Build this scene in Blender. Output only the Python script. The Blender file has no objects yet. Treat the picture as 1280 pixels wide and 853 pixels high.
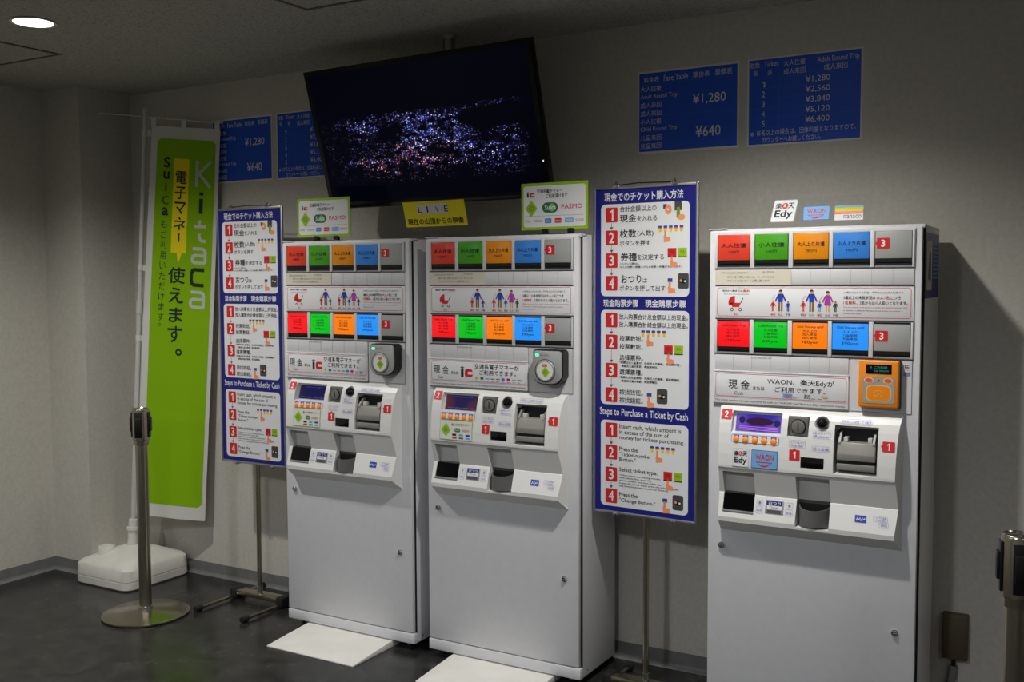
import bpy, bmesh, math, random
from mathutils import Vector, Matrix

S = bpy.context.scene
COL = S.collection
random.seed(7)

# ------------------------------------------------------------------ camera
cam = bpy.data.cameras.new('camera')
cam.sensor_fit = 'HORIZONTAL'
cam.sensor_width = 36.0
cam.lens = 1275.194 / 1280 * 36.0
cam.clip_start = 0.05
camo = bpy.data.objects.new('camera', cam)
COL.objects.link(camo)
_r = Vector((0.86343969, 0.50443206, -0.00449381))
_u = Vector((-0.02743677, 0.05585509, 0.99806184))
_f = Vector((-0.50370539, 0.86164291, -0.06206749))
camo.matrix_world = Matrix(((_r.x, _u.x, -_f.x, 2.47679732),
                            (_r.y, _u.y, -_f.y, -3.61779564),
                            (_r.z, _u.z, -_f.z, 1.49713395), (0, 0, 0, 1)))
S.camera = camo

# ------------------------------------------------------------------ world, exposure
w = bpy.data.worlds.new('world')
S.world = w
w.use_nodes = True
w.node_tree.nodes['Background'].inputs['Color'].default_value = (0.9, 0.95, 1.0, 1)
w.node_tree.nodes['Background'].inputs['Strength'].default_value = 0.02
S.view_settings.view_transform = 'Standard'
S.view_settings.look = 'None'
S.view_settings.gamma = 1.0
S.view_settings.exposure = 0.0
S.view_settings.use_curve_mapping = False

SPOT_W = 118.0            # each recessed downlight
SPOT_ANGLE = 142.0
SPOT_COL = (1.0, 0.98, 0.935)
FILL_COL = (0.90, 0.94, 1.0)  # cool tint of the added, unseen fill lamps behind the camera
FILL_W = 180.0
FILL_ANGLE = 174.0

# ------------------------------------------------------------------ key measures (metres)
CEIL = 2.4465
XL, YC, XC = -2.21, -0.3076, -1.9206      # left wall, column front, column side
XR, YF = 5.0, -5.6                        # walls outside the picture
MX = {'transit': 0.1876, 'cash': 1.3325, 'far': -0.5533}
MW, MD, MF = 0.6671, 0.3041, 0.3623       # machine width, depth, front plane distance from wall
MH = 1.65

# ------------------------------------------------------------------ materials
def lin(c):
    c = c / 255.0
    return c / 12.92 if c <= 0.04045 else ((c + 0.055) / 1.055) ** 2.4

_mats = {}
def mat(name, rgb=(200, 200, 200), rough=0.5, metal=0.0, spec=0.5, emit=None, strength=0.0, alpha=1.0, coat=0.0):
    if name in _mats:
        return _mats[name]
    m = bpy.data.materials.new(name)
    m.use_nodes = True
    b = m.node_tree.nodes['Principled BSDF']
    b.inputs['Base Color'].default_value = (lin(rgb[0]), lin(rgb[1]), lin(rgb[2]), 1)
    b.inputs['Roughness'].default_value = rough
    b.inputs['Metallic'].default_value = metal
    b.inputs['Specular IOR Level'].default_value = spec
    b.inputs['Coat Weight'].default_value = coat
    if emit is not None:
        b.inputs['Emission Color'].default_value = (lin(emit[0]), lin(emit[1]), lin(emit[2]), 1)
        b.inputs['Emission Strength'].default_value = strength
    b.inputs['Alpha'].default_value = alpha
    _mats[name] = m
    return m

def N(m, t, **kw):
    n = m.node_tree.nodes.new(t)
    for k, v in kw.items():
        setattr(n, k, v)
    return n

def noisy(name, rgb_a, rgb_b, scale, rough=(0.5, 0.6), bump=0.0, bump_scale=None, spec=0.5, detail=4.0, metal=0.0):
    """base colour mottled between two tones, optional bump"""
    m = mat(name, rgb_a, rough[0], metal, spec)
    L = m.node_tree.links
    b = m.node_tree.nodes['Principled BSDF']
    tc = N(m, 'ShaderNodeTexCoord')
    no = N(m, 'ShaderNodeTexNoise')
    no.inputs['Scale'].default_value = scale
    no.inputs['Detail'].default_value = detail
    L.new(tc.outputs['Object'], no.inputs['Vector'])
    cr = N(m, 'ShaderNodeValToRGB')
    cr.color_ramp.elements[0].position = 0.32
    cr.color_ramp.elements[1].position = 0.68
    cr.color_ramp.elements[0].color = (*[lin(c) for c in rgb_a], 1)
    cr.color_ramp.elements[1].color = (*[lin(c) for c in rgb_b], 1)
    L.new(no.outputs['Fac'], cr.inputs['Fac'])
    L.new(cr.outputs['Color'], b.inputs['Base Color'])
    mr = N(m, 'ShaderNodeMapRange')
    mr.inputs['To Min'].default_value, mr.inputs['To Max'].default_value = rough
    L.new(no.outputs['Fac'], mr.inputs['Value'])
    L.new(mr.outputs['Result'], b.inputs['Roughness'])
    if bump:
        n2 = N(m, 'ShaderNodeTexNoise')
        n2.inputs['Scale'].default_value = bump_scale or scale
        n2.inputs['Detail'].default_value = 3.0
        L.new(tc.outputs['Object'], n2.inputs['Vector'])
        bp = N(m, 'ShaderNodeBump')
        bp.inputs['Strength'].default_value = bump
        bp.inputs['Distance'].default_value = 0.002
        L.new(n2.outputs['Fac'], bp.inputs['Height'])
        L.new(bp.outputs['Normal'], b.inputs['Normal'])
    return m

M_wall = noisy('wallpaper', (196, 192, 182), (206, 202, 192), 60, (0.75, 0.85), 0.35, 260, 0.25)
M_base = noisy('baseboard_vinyl', (112, 112, 110), (122, 122, 120), 20, (0.4, 0.5))
M_white = noisy('white_powder_coat', (216, 216, 219), (220, 220, 223), 30, (0.34, 0.4), 0.05, 500)
M_panel = mat('panel_white', (212, 211, 212), 0.42)
M_unit = mat('unit_white_plastic', (226, 225, 222), 0.36)
M_gap = mat('gap_black', (12, 12, 13), 0.7)
M_silver = mat('silver_frame', (160, 161, 163), 0.38, 0.35)
M_steel = mat('brushed_steel', (176, 169, 152), 0.25, 1.0)
M_chrome = mat('chrome', (205, 205, 205), 0.12, 1.0)
M_alu = mat('aluminium_frame', (190, 192, 195), 0.35, 0.9)
M_black = mat('black_plastic', (16, 16, 17), 0.35)
M_rubber = mat('black_rubber', (20, 20, 20), 0.7)
M_grey = mat('grey_plastic', (118, 116, 112), 0.45)
M_dgrey = mat('dark_grey_plastic', (72, 71, 70), 0.4)
M_vdark = mat('opening_dark', (10, 10, 11), 0.5)
M_gloss = mat('black_glass', (7, 7, 9), 0.08)
M_paper = mat('paper_white', (226, 227, 228), 0.55)
M_cream = mat('paper_cream', (214, 207, 188), 0.6)
M_ink = mat('ink_black', (22, 21, 24), 0.6)
M_inkg = mat('ink_grey', (92, 92, 96), 0.6)
M_red = mat('print_red', (208, 30, 32), 0.5)
M_pink = mat('print_pink', (208, 70, 96), 0.5)
M_navy = mat('print_navy', (22, 26, 122), 0.4)
M_blue = mat('print_blue', (30, 66, 176), 0.45)
M_lblue = mat('print_light_blue', (108, 168, 220), 0.5)
M_sheet = mat('fare_blue', (16, 84, 212), 0.4)
M_sheetink = mat('fare_ink', (222, 226, 236), 0.5)
M_sheetline = mat('fare_line', (50, 108, 214), 0.5)
M_lime = mat('print_lime', (150, 190, 20), 0.5)
M_limed = mat('print_lime_dark', (112, 150, 20), 0.5)
M_green = mat('print_green', (30, 112, 50), 0.5)
M_yellow = mat('print_yellow', (236, 206, 20), 0.55)
M_skin = mat('print_skin', (240, 150, 100), 0.5)
M_org = mat('print_orange', (240, 136, 30), 0.45)
M_purple = mat('print_purple', (170, 60, 170), 0.5)
M_brown = mat('print_brown', (140, 92, 40), 0.5)
M_hair = mat('print_hair', (40, 28, 26), 0.5)
M_orange_case = mat('orange_case', (246, 142, 20), 0.38)
M_floorplate = noisy('white_board', (222, 219, 212), (228, 226, 220), 14, (0.5, 0.6))

def clear_mat(name, tint=(253, 254, 254), mix=0.12):
    m = bpy.data.materials.new(name)
    m.use_nodes = True
    nt = m.node_tree
    nt.nodes.clear()
    o = N(m, 'ShaderNodeOutputMaterial')
    mx = N(m, 'ShaderNodeMixShader')
    tr = N(m, 'ShaderNodeBsdfTransparent')
    gl = N(m, 'ShaderNodeBsdfGlossy')
    gl.inputs['Roughness'].default_value = 0.06
    tr.inputs['Color'].default_value = (*[lin(c) for c in tint], 1)
    fr = N(m, 'ShaderNodeFresnel')
    fr.inputs['IOR'].default_value = 1.45
    fm = N(m, 'ShaderNodeMath', operation='MULTIPLY'); fm.inputs[1].default_value = 0.35
    nt.links.new(fr.outputs['Fac'], fm.inputs[0])
    nt.links.new(fm.outputs[0], mx.inputs['Fac'])
    nt.links.new(tr.outputs['BSDF'], mx.inputs[1])
    nt.links.new(gl.outputs['BSDF'], mx.inputs[2])
    nt.links.new(mx.outputs['Shader'], o.inputs['Surface'])
    return m
M_clear = clear_mat('clear_acrylic')

def ceiling_mat():
    m = mat('ceiling_board', (176, 174, 166), 0.85, 0, 0.2)
    L = m.node_tree.links
    b = m.node_tree.nodes['Principled BSDF']
    tc = N(m, 'ShaderNodeTexCoord')
    no = N(m, 'ShaderNodeTexNoise')
    no.inputs['Scale'].default_value = 120
    no.inputs['Detail'].default_value = 5
    no.inputs['Roughness'].default_value = 0.7
    L.new(tc.outputs['Object'], no.inputs['Vector'])
    cr = N(m, 'ShaderNodeValToRGB')
    e = cr.color_ramp.elements
    e[0].position, e[1].position = 0.40, 0.50
    e[0].color = (*[lin(c) for c in (146, 144, 137)], 1)
    e[1].color = (*[lin(c) for c in (184, 182, 173)], 1)
    L.new(no.outputs['Fac'], cr.inputs['Fac'])
    L.new(cr.outputs['Color'], b.inputs['Base Color'])
    bp = N(m, 'ShaderNodeBump')
    bp.inputs['Strength'].default_value = 0.6
    bp.inputs['Distance'].default_value = 0.003
    L.new(no.outputs['Fac'], bp.inputs['Height'])
    L.new(bp.outputs['Normal'], b.inputs['Normal'])
    return m
M_ceil = ceiling_mat()

def floor_mat():
    m = mat('dark_floor_tile', (46, 46, 46), 0.3, 0, 0.5)
    L = m.node_tree.links
    b = m.node_tree.nodes['Principled BSDF']
    tc = N(m, 'ShaderNodeTexCoord')
    n1 = N(m, 'ShaderNodeTexNoise'); n1.inputs['Scale'].default_value = 9; n1.inputs['Detail'].default_value = 8; n1.inputs['Roughness'].default_value = 0.65
    n1.inputs['Distortion'].default_value = 0.8
    L.new(tc.outputs['Object'], n1.inputs['Vector'])
    cr = N(m, 'ShaderNodeValToRGB')
    e = cr.color_ramp.elements
    e[0].position, e[1].position = 0.35, 0.75
    e[0].color = (*[lin(c) for c in (22, 22, 23)], 1)
    e[1].color = (*[lin(c) for c in (58, 57, 54)], 1)
    L.new(n1.outputs['Fac'], cr.inputs['Fac'])
    br = N(m, 'ShaderNodeTexBrick')
    br.offset = 0.0
    br.inputs['Scale'].default_value = 1.0
    br.inputs['Brick Width'].default_value = 0.5
    br.inputs['Row Height'].default_value = 0.5
    br.inputs['Mortar Size'].default_value = 0.0016
    br.inputs['Color1'].default_value = (1, 1, 1, 1)
    br.inputs['Color2'].default_value = (0.9, 0.9, 0.9, 1)
    br.inputs['Mortar'].default_value = (0.45, 0.45, 0.45, 1)
    L.new(tc.outputs['Object'], br.inputs['Vector'])
    mx = N(m, 'ShaderNodeMixRGB', blend_type='MULTIPLY')
    mx.inputs['Fac'].default_value = 1.0
    L.new(cr.outputs['Color'], mx.inputs['Color1'])
    L.new(br.outputs['Color'], mx.inputs['Color2'])
    L.new(mx.outputs['Color'], b.inputs['Base Color'])
    mr = N(m, 'ShaderNodeMapRange')
    mr.inputs['To Min'].default_value, mr.inputs['To Max'].default_value = 0.16, 0.34
    L.new(n1.outputs['Fac'], mr.inputs['Value'])
    L.new(mr.outputs['Result'], b.inputs['Roughness'])
    return m
M_floor = floor_mat()

# ------------------------------------------------------------------ geometry helpers
_tcache = {}
def text_geo(s, bold=0.0, res=2):
    k = (s, bold, res)
    if s == '1':
        p = [(.40, 0), (.56, 0), (.56, 1), (.44, 1), (.20, .80), (.20, .64), (.40, .79)]
        return [(x * .72, y * .72, 0) for x, y in p], [tuple(range(7))]
    if k in _tcache:
        return _tcache[k]
    c = bpy.data.curves.new('lettering', 'FONT')
    c.body = s
    c.resolution_u = res
    c.fill_mode = 'FRONT'
    o = bpy.data.objects.new('lettering', c)
    COL.objects.link(o)
    dg = bpy.context.evaluated_depsgraph_get()
    me = o.evaluated_get(dg).to_mesh()
    vs = [(v.co.x, v.co.y, 0) for v in me.vertices]
    fs = [tuple(p.vertices) for p in me.polygons]
    o.evaluated_get(dg).to_mesh_clear()
    bpy.data.objects.remove(o)
    bpy.data.curves.remove(c)
    if bold:                      # heavier strokes: the glyph drawn again a hair aside
        n, v0, f0 = len(vs), list(vs), list(fs)
        for j, (dx, dy) in enumerate(((1, 0), (0.5, 0.8), (0.5, -0.8))):
            vs = vs + [(x + dx * bold * 1.6, y + dy * bold * 1.2, j + 1) for x, y, _ in v0]
            fs = fs + [tuple(i + n * (j + 1) for i in f) for f in f0]
    _tcache[k] = (vs, fs)
    return _tcache[k]

class G:
    """collects shapes and prints them as ONE mesh object"""
    def __init__(s):
        s.v, s.f, s.m, s.sm, s.ms = [], [], [], [], []
        s.mp = None
        s.layer = 0.0004
    def mi(s, m):
        if m not in s.ms:
            s.ms.append(m)
        return s.ms.index(m)
    def add(s, vs, fs, m, smooth=False):
        o = len(s.v)
        s.v += [tuple(x) for x in vs]
        k = s.mi(m)
        for f in fs:
            s.f.append(tuple(i + o for i in f)); s.m.append(k); s.sm.append(smooth)
    def bm(s, b, m, smooth=False):
        b.verts.index_update()
        s.add([v.co[:] for v in b.verts], [[v.index for v in f.verts] for f in b.faces], m, smooth)
        b.free()
    def box(s, x0, x1, y0, y1, z0, z1, m, bev=0.0, seg=2, mx=None):
        b = bmesh.new()
        bmesh.ops.create_cube(b, size=1.0)
        for v in b.verts:
            v.co = Vector(((x0 + x1) / 2 + v.co.x * (x1 - x0), (y0 + y1) / 2 + v.co.y * (y1 - y0), (z0 + z1) / 2 + v.co.z * (z1 - z0)))
        if bev:
            bmesh.ops.bevel(b, geom=b.edges[:], offset=bev, segments=seg, affect='EDGES', profile=0.5)
        if mx is not None:
            b.transform(mx)
        s.bm(b, m, bool(bev))
        return s
    def prism(s, pts, y0, y1, m, axis='y', bev=0.0, smooth=False, mx=None):
        """closed outline pts (a,b) extruded; axis y: (x,z); axis z: (x,y); axis x: (y,z)"""
        b = bmesh.new()
        def P(a, c, t):
            return {'y': (a, t, c), 'z': (a, c, t), 'x': (t, a, c)}[axis]
        lo = [b.verts.new(P(a, c, y0)) for a, c in pts]
        hi = [b.verts.new(P(a, c, y1)) for a, c in pts]
        n = len(pts)
        b.faces.new(lo); b.faces.new(hi[::-1])
        for i in range(n):
            b.faces.new((lo[i], hi[i], hi[(i + 1) % n], lo[(i + 1) % n]))
        bmesh.ops.recalc_face_normals(b, faces=b.faces[:])
        if bev:
            bmesh.ops.bevel(b, geom=b.edges[:], offset=bev, segments=2, affect='EDGES', profile=0.5)
        if mx is not None:
            b.transform(mx)
        s.bm(b, m, smooth or bool(bev))
        return s
    def cyl(s, p, q, r, m, r2=None, n=24, cap=True):
        p, q = Vector(p), Vector(q)
        d = (q - p).normalized()
        a = d.orthogonal().normalized(); c = d.cross(a)
        r2 = r if r2 is None else r2
        vs = []
        for k in range(n):
            t = 2 * math.pi * k / n
            e = a * math.cos(t) + c * math.sin(t)
            vs += [p + e * r, q + e * r2]
        s.add(vs, [(2 * k, 2 * ((k + 1) % n), 2 * ((k + 1) % n) + 1, 2 * k + 1) for k in range(n)], m, True)
        if cap:
            s.add([vs[2 * k] for k in range(n)][::-1], [tuple(range(n))], m)
            s.add([vs[2 * k + 1] for k in range(n)], [tuple(range(n))], m)
        return s
    def lathe(s, c, prof, m, n=40, axis=(0, 0, 1)):
        """prof: (r, h) along axis from c"""
        d = Vector(axis).normalized(); a = d.orthogonal().normalized(); e = d.cross(a); c = Vector(c)
        vs = []
        for r, h in prof:
            for k in range(n):
                t = 2 * math.pi * k / n
                vs.append(c + d * h + (a * math.cos(t) + e * math.sin(t)) * r)
        fs = []
        for i in range(len(prof) - 1):
            for k in range(n):
                k2 = (k + 1) % n
                fs.append((i * n + k, i * n + k2, (i + 1) * n + k2, (i + 1) * n + k))
        s.add(vs, fs, m, True)
        return s
    def tube(s, pts, r, m, n=10):
        pts = [Vector(p) for p in pts]
        vs = []
        a = None
        for i, p in enumerate(pts):
            d = (pts[min(i + 1, len(pts) - 1)] - pts[max(i - 1, 0)]).normalized()
            a = d.orthogonal().normalized() if a is None else (a - d * a.dot(d)).normalized()
            e = d.cross(a)
            for k in range(n):
                t = 2 * math.pi * k / n
                vs.append(p + (a * math.cos(t) + e * math.sin(t)) * r)
        fs = []
        for i in range(len(pts) - 1):
            for k in range(n):
                k2 = (k + 1) % n
                fs.append((i * n + k, i * n + k2, (i + 1) * n + k2, (i + 1) * n + k))
        fs.append(tuple(range(n))[::-1]); fs.append(tuple(range((len(pts) - 1) * n, len(pts) * n)))
        s.add(vs, fs, m, True)
        return s
    # ---- printed matter: (u, v) on a surface given by s.mp(u, v, off)
    def plane(s, origin, right=(1, 0, 0), up=(0, 0, 1)):
        o, r, u = Vector(origin), Vector(right), Vector(up)
        n = r.cross(u).normalized()
        s.mp = lambda a, b, off: o + r * a + u * b + n * off
        return s
    def poly(s, pts, m, lay=1):
        s.add([s.mp(a, b, lay * s.layer) for a, b in pts], [tuple(range(len(pts)))], m)
        return s
    def rect(s, u0, u1, v0, v1, m, lay=1):
        return s.poly([(u0, v0), (u1, v0), (u1, v1), (u0, v1)], m, lay)
    def rrect(s, u0, u1, v0, v1, r, m, lay=1, n=5):
        return s.poly(rr(u0, u1, v0, v1, r, n), m, lay)
    def ring(s, u0, u1, v0, v1, r, t, m, lay=1, n=5):
        a = rr(u0, u1, v0, v1, r, n); b = rr(u0 + t, u1 - t, v0 + t, v1 - t, max(r - t, 0.0001), n)
        k = len(a)
        vs = [s.mp(*p, lay * s.layer) for p in a] + [s.mp(*p, lay * s.layer) for p in b]
        s.add(vs, [(i, (i + 1) % k, k + (i + 1) % k, k + i) for i in range(k)], m)
        return s
    def disc(s, u, v, r, m, lay=1, n=18, ry=None):
        ry = ry or r
        return s.poly([(u + r * math.cos(2 * math.pi * k / n), v + ry * math.sin(2 * math.pi * k / n)) for k in range(n)], m, lay)
    def line(s, p, q, t, m, lay=1):
        p, q = Vector(p), Vector(q); d = (q - p).normalized(); n = Vector((-d.y, d.x)) * t / 2
        return s.poly([p - n, q - n, q + n, p + n], m, lay)
    def text(s, t, u0, u1, v0, v1, m, lay=2, bold=0.0, res=2, align=None, rot=0):
        """lettering fitted into the box; align 'l'/'c'/'r' keeps proportions from the height"""
        vs, fs = text_geo(t, bold, res)
        if not vs:
            return s
        a0, a1 = min(q[0] for q in vs), max(q[0] for q in vs)
        b0, b1 = min(q[1] for q in vs), max(q[1] for q in vs)
        ky = (v1 - v0) / max(b1 - b0, 1e-6)
        kx = (u1 - u0) / max(a1 - a0, 1e-6)
        if align:
            kx = min(ky, kx)
            wd = kx * (a1 - a0)
            u0 = {'l': u0, 'c': (u0 + u1) / 2 - wd / 2, 'r': u1 - wd}[align]
        s.add([s.mp(u0 + (x - a0) * kx, v0 + (y - b0) * ky, (lay + 0.22 * j) * s.layer) for x, y, j in vs], fs, m)
        return s
    def build(s, name, parent=None, loc=None, auto=40):
        me = bpy.data.meshes.new(name)
        me.from_pydata(s.v, [], s.f)
        for m in s.ms:
            me.materials.append(m)
        me.polygons.foreach_set('material_index', s.m)
        me.polygons.foreach_set('use_smooth', s.sm)
        me.update()
        o = bpy.data.objects.new(name, me)
        COL.objects.link(o)
        if any(s.sm):
            sharp_edges(me, auto)
        if parent is not None:
            o.parent = parent
        if loc is not None:
            o.location = loc
        return o

def sharp_edges(me, deg):
    b = bmesh.new(); b.from_mesh(me)
    for e in b.edges:
        if len(e.link_faces) == 2 and e.calc_face_angle(0) > math.radians(deg):
            e.smooth = False
    b.to_mesh(me); b.free()

def rr(u0, u1, v0, v1, r, n=5):
    p = []
    for cx, cy, a in ((u1 - r, v1 - r, 0), (u0 + r, v1 - r, 90), (u0 + r, v0 + r, 180), (u1 - r, v0 + r, 270)):
        for k in range(n + 1):
            t = math.radians(a + 90 * k / n)
            p.append((cx + r * math.cos(t), cy + r * math.sin(t)))
    return p

def thing(name, label, cat, loc=(0, 0, 0), rotz=0.0, group=None):
    o = bpy.data.objects.new(name, None)
    o.empty_display_size = 0.1
    COL.objects.link(o)
    o.location = loc
    o.rotation_euler = (0, 0, rotz)
    return tag(o, label, cat, group)
def tag(o, label, cat, group=None):
    o['label'] = label; o['category'] = cat
    if group:
        o['group'] = group
    return o
def struct(o):
    o['kind'] = 'structure'
    return o
def copy_tree(o, parent=None):
    c = o.copy(); COL.objects.link(c)
    if parent is not None:
        c.parent = parent
    for ch in list(o.children):
        copy_tree(ch, c)
    return c

def cut(obj, cutter):
    """carve cutter (a G) out of obj, keep the result as plain mesh"""
    c = cutter.build('carver', obj.parent)
    bpy.context.view_layer.update()
    md = obj.modifiers.new('carve', 'BOOLEAN')
    md.operation = 'DIFFERENCE'; md.object = c; md.solver = 'EXACT'
    dg = bpy.context.evaluated_depsgraph_get()
    me = bpy.data.meshes.new_from_object(obj.evaluated_get(dg))
    obj.modifiers.clear()
    old = obj.data
    nm = old.name
    obj.data = me
    bpy.data.meshes.remove(old)
    me.name = nm
    cm = c.data
    bpy.data.objects.remove(c)
    bpy.data.meshes.remove(cm)

# ------------------------------------------------------------------ room shell
T = 0.12
struct(G().box(XL - T, XR + T, YF - T, T, -0.1, 0.0, M_floor).build('floor'))
struct(G().box(XL - T, XR + T, YF - T, T, CEIL, CEIL + 0.1, M_ceil).build('ceiling'))
struct(G().box(XL - T, XR + T, 0.0, T, 0.0, CEIL, M_wall).build('wall_back'))
struct(G().box(XL - T, XL, YF, 0.0, 0.0, CEIL, M_wall).build('wall_left'))
struct(G().box(XL, XC, YC, 0.0, 0.0, CEIL, M_wall).build('wall_corner_column'))
struct(G().box(XR, XR + T, YF, 0.0, 0.0, CEIL, M_wall).build('wall_right'))
struct(G().box(XL - T, XR + T, YF - T, YF, 0.0, CEIL, M_wall).build('wall_front'))

def baseboard(name, p, q, h=0.064):
    """skirting with a small cove at its foot, along p->q, room on the right-hand side"""
    p, q = Vector(p), Vector(q)
    d = (q - p).normalized(); n = Vector((d.y, -d.x))
    prof = [(0.0, h), (0.003, h), (0.004, 0.016), (0.007, 0.008), (0.014, 0.0022), (0.022, 0.0004), (0.0, 0.0004)]
    g = G()
    vs = [(p.x + n.x * a, p.y + n.y * a, z) for a, z in prof] + [(q.x + n.x * a, q.y + n.y * a, z) for a, z in prof]
    k = len(prof)
    g.add(vs, [(i, (i + 1) % k, k + (i + 1) % k, k + i) for i in range(k)], M_base)
    return struct(g.build(name))
baseboard('baseboard_back', (XC, 0), (XR, 0))
baseboard('baseboard_left', (XL, YF), (XL, YC))
baseboard('baseboard_column_front', (XL, YC), (XC, YC))
baseboard('baseboard_column_side', (XC, YC), (XC, 0))

# ------------------------------------------------------------------ downlights and ceiling hatches
M_lamp = mat('lamp_diffuser', (250, 250, 250), 0.5, emit=(255, 250, 238), strength=9.0)
M_lampring = mat('lamp_ring', (206, 206, 202), 0.45)
def downlight(x, y, label, power=1.0, rear_fill=False):
    t = thing('recessed_downlight', label, 'ceiling light', (x, y, CEIL))
    g = G().lathe((0, 0, 0), [(0.068, 0.0), (0.080, -0.001), (0.082, -0.004), (0.079, -0.006), (0.070, -0.005), (0.067, -0.0015)], M_lampring)
    g.build('trim_ring', t)
    G().cyl((0, 0, -0.004), (0, 0, -0.0005), 0.068, M_lamp, n=48).build('diffuser', t)
    l = bpy.data.lights.new('downlight_lamp', 'SPOT')
    l.energy = (FILL_W if rear_fill else SPOT_W) * power; l.color = FILL_COL if rear_fill else SPOT_COL
    l.spot_size = math.radians(FILL_ANGLE if rear_fill else SPOT_ANGLE); l.spot_blend = 0.85
    l.shadow_soft_size = 0.10 if rear_fill else 0.04
    lo = bpy.data.objects.new('downlight_lamp', l)
    COL.objects.link(lo); lo.parent = t; lo.location = (0, 0, -0.012)
    return t
downlight(-0.97, -1.205, 'round recessed ceiling downlight glowing at the top left', 0.95)
downlight(1.43, -1.12, 'round recessed ceiling downlight before the right-hand ticket machine', 1.1)
downlight(3.83, -1.2, 'added fill downlight, unseen beyond the right edge', 0.12)  # fill lamp added to lift the dark wall on the right
downlight(-0.97, -3.6, 'added fill downlight, unseen behind the camera on the left', 0.8, True)  # this rear row is added as wide fill for the shaded wall
downlight(1.43, -3.6, 'added fill downlight, unseen behind the camera on the right', 1.0, True)
downlight(3.83, -3.6, 'added fill downlight, unseen behind the camera, furthest right', 0.35, True)

M_hatch = mat('hatch_trim', (96, 94, 88), 0.6, 0.2)
def hatch(x0, x1, y0, y1, label):
    t = thing('ceiling_access_hatch', label, 'ceiling hatch', ((x0 + x1) / 2, (y0 + y1) / 2, CEIL))
    a, b = (x1 - x0) / 2, (y1 - y0) / 2
    g = G()
    wd, th = 0.014, 0.004
    g.box(-a, a, b - wd, b, -th, 0, M_hatch).box(-a, a, -b, -b + wd, -th, 0, M_hatch)
    g.box(-a, -a + wd, -b + wd, b - wd, -th, 0, M_hatch).box(a - wd, a, -b + wd, b - wd, -th, 0, M_hatch)
    g.build('frame', t)
    G().box(-a + wd, a - wd, -b + wd, b - wd, -0.0015, 0, M_ceil).build('panel', t)
hatch(-1.81, -1.36, -1.255, -0.805, 'square ceiling access hatch beside the glowing downlight')
hatch(0.0, 0.45, -1.26, -0.81, 'square ceiling access hatch in front of the television mount')

# ------------------------------------------------------------------ ticket machines
PROF = [(1.075, 0.0), (1.073, 0.006), (1.062, 0.018), (1.045, 0.0285), (1.02, 0.0385), (0.99, 0.046),
        (0.955, 0.0515), (0.92, 0.0555), (0.885, 0.0575), (0.877, 0.057)]
TRAY = [(0.787, 0.031), (0.712, 0.0555)]
def interp(tab, z):
    if z >= tab[0][0]: return tab[0][1]
    for (a, p), (b, q) in zip(tab, tab[1:]):
        if b <= z <= a:
            return p + (q - p) * (a - z) / (a - b)
    return tab[-1][1]
def dU(z): return interp(PROF, z)
def dT(z): return interp(TRAY, z)

BU = [(0.029, 0.139), (0.153, 0.263), (0.277, 0.389), (0.401, 0.512), (0.525, 0.634)]
JP = ['大人往復', '小人往復', '大人上り片道', '小人上り片道']
YEN = ['1280円', '640円', '780円', '390円']
EN = ['Adult Round Trip', 'Child Round Trip', 'Adult One-way uphill', 'Child One-way uphill']
YENE = ['1280yen', '640yen', '780yen', '390yen']
L4 = [('大人往復', '成人来回', '成人來回'), ('小人往復', '儿童来回', '兒童來回'), ('大人上り', '成人单程', '成人單程'), ('小人上り', '儿童单程', '兒童單程')]
C_OFF = [(222, 66, 44), (70, 156, 26), (230, 142, 10), (58, 134, 222)]
C_ON = [(255, 20, 28), (0, 196, 30), (255, 128, 8), (40, 150, 255)]
NM = ['red', 'green', 'orange', 'blue']

def inverse_y(p):                # local machine coordinates: y = 0 is the front face, -y towards the room
    return p

def selection_button(parent, i, row):
    u0, u1 = BU[i]
    base = 1.530 if row == 0 else 1.248
    g = G()
    z0, z1 = base + 0.010, base + 0.105
    if i < 4:
        if row == 0:
            fm = mat('button_%s_unlit' % NM[i], C_OFF[i], 0.3, emit=C_OFF[i], strength=0.03)  # slight emission added to the colour although the button is off
        else:
            fm = mat('button_%s_lit' % NM[i], tuple(int(c * 0.45) for c in C_ON[i]), 0.3, emit=C_ON[i], strength=0.86)
        ink = mat('button_ink_%s_%d' % (NM[i], row), tuple(int(c * 0.2) for c in C_ON[i]) if row == 0 else tuple(int(16 + c * 0.06) for c in C_ON[i]), 0.5)
    else:
        fm = mat('button_blank', (166, 167, 165), 0.4); ink = M_ink
    g.box(u0 + 0.002, u1 - 0.002, -0.006, 0.004, z0 + 0.010, z1 - 0.003, fm, 0.0015)
    g.box(u0 + 0.002, u1 - 0.002, -0.004, 0.004, z0 - 0.001, z0 + 0.0095, M_black)
    g.plane((u0, -0.0064, z0 + 0.010))
    wd, h = u1 - u0, z1 - 0.003 - z0 - 0.010
    if i < 4 and row == 0:
        g.text(JP[i], wd * 0.12, wd * 0.88, h * 0.50, h * 0.68, ink, 1, 0.012)
        g.text(YEN[i], wd * 0.34, wd * 0.66, h * 0.27, h * 0.39, ink, 1)
    elif i < 4:
        g.text(EN[i], wd * 0.14, wd * 0.88, h * 0.78, h * 0.90, ink, 1, 0.012)
        for k, s in enumerate(L4[i]):
            g.text(s, wd * 0.30, wd * 0.70, h * (0.635 - 0.13 * k), h * (0.735 - 0.13 * k), ink, 1, 0.012)
        g.text(YENE[i], wd * 0.27, wd * 0.74, h * 0.17, h * 0.31, ink, 1, 0.012)
    else:
        step_tag(g, wd * 0.06, wd * 0.40, h * 0.36, h * 0.76, '3', 'l')
    o = g.build('selection_button', parent)
    o['label'] = ('%s %s selection button with a fare' % ('lit' if row else 'unlit', NM[i])) if i < 4 else 'blank grey selection button with a red 3 tag'
    return o

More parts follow.
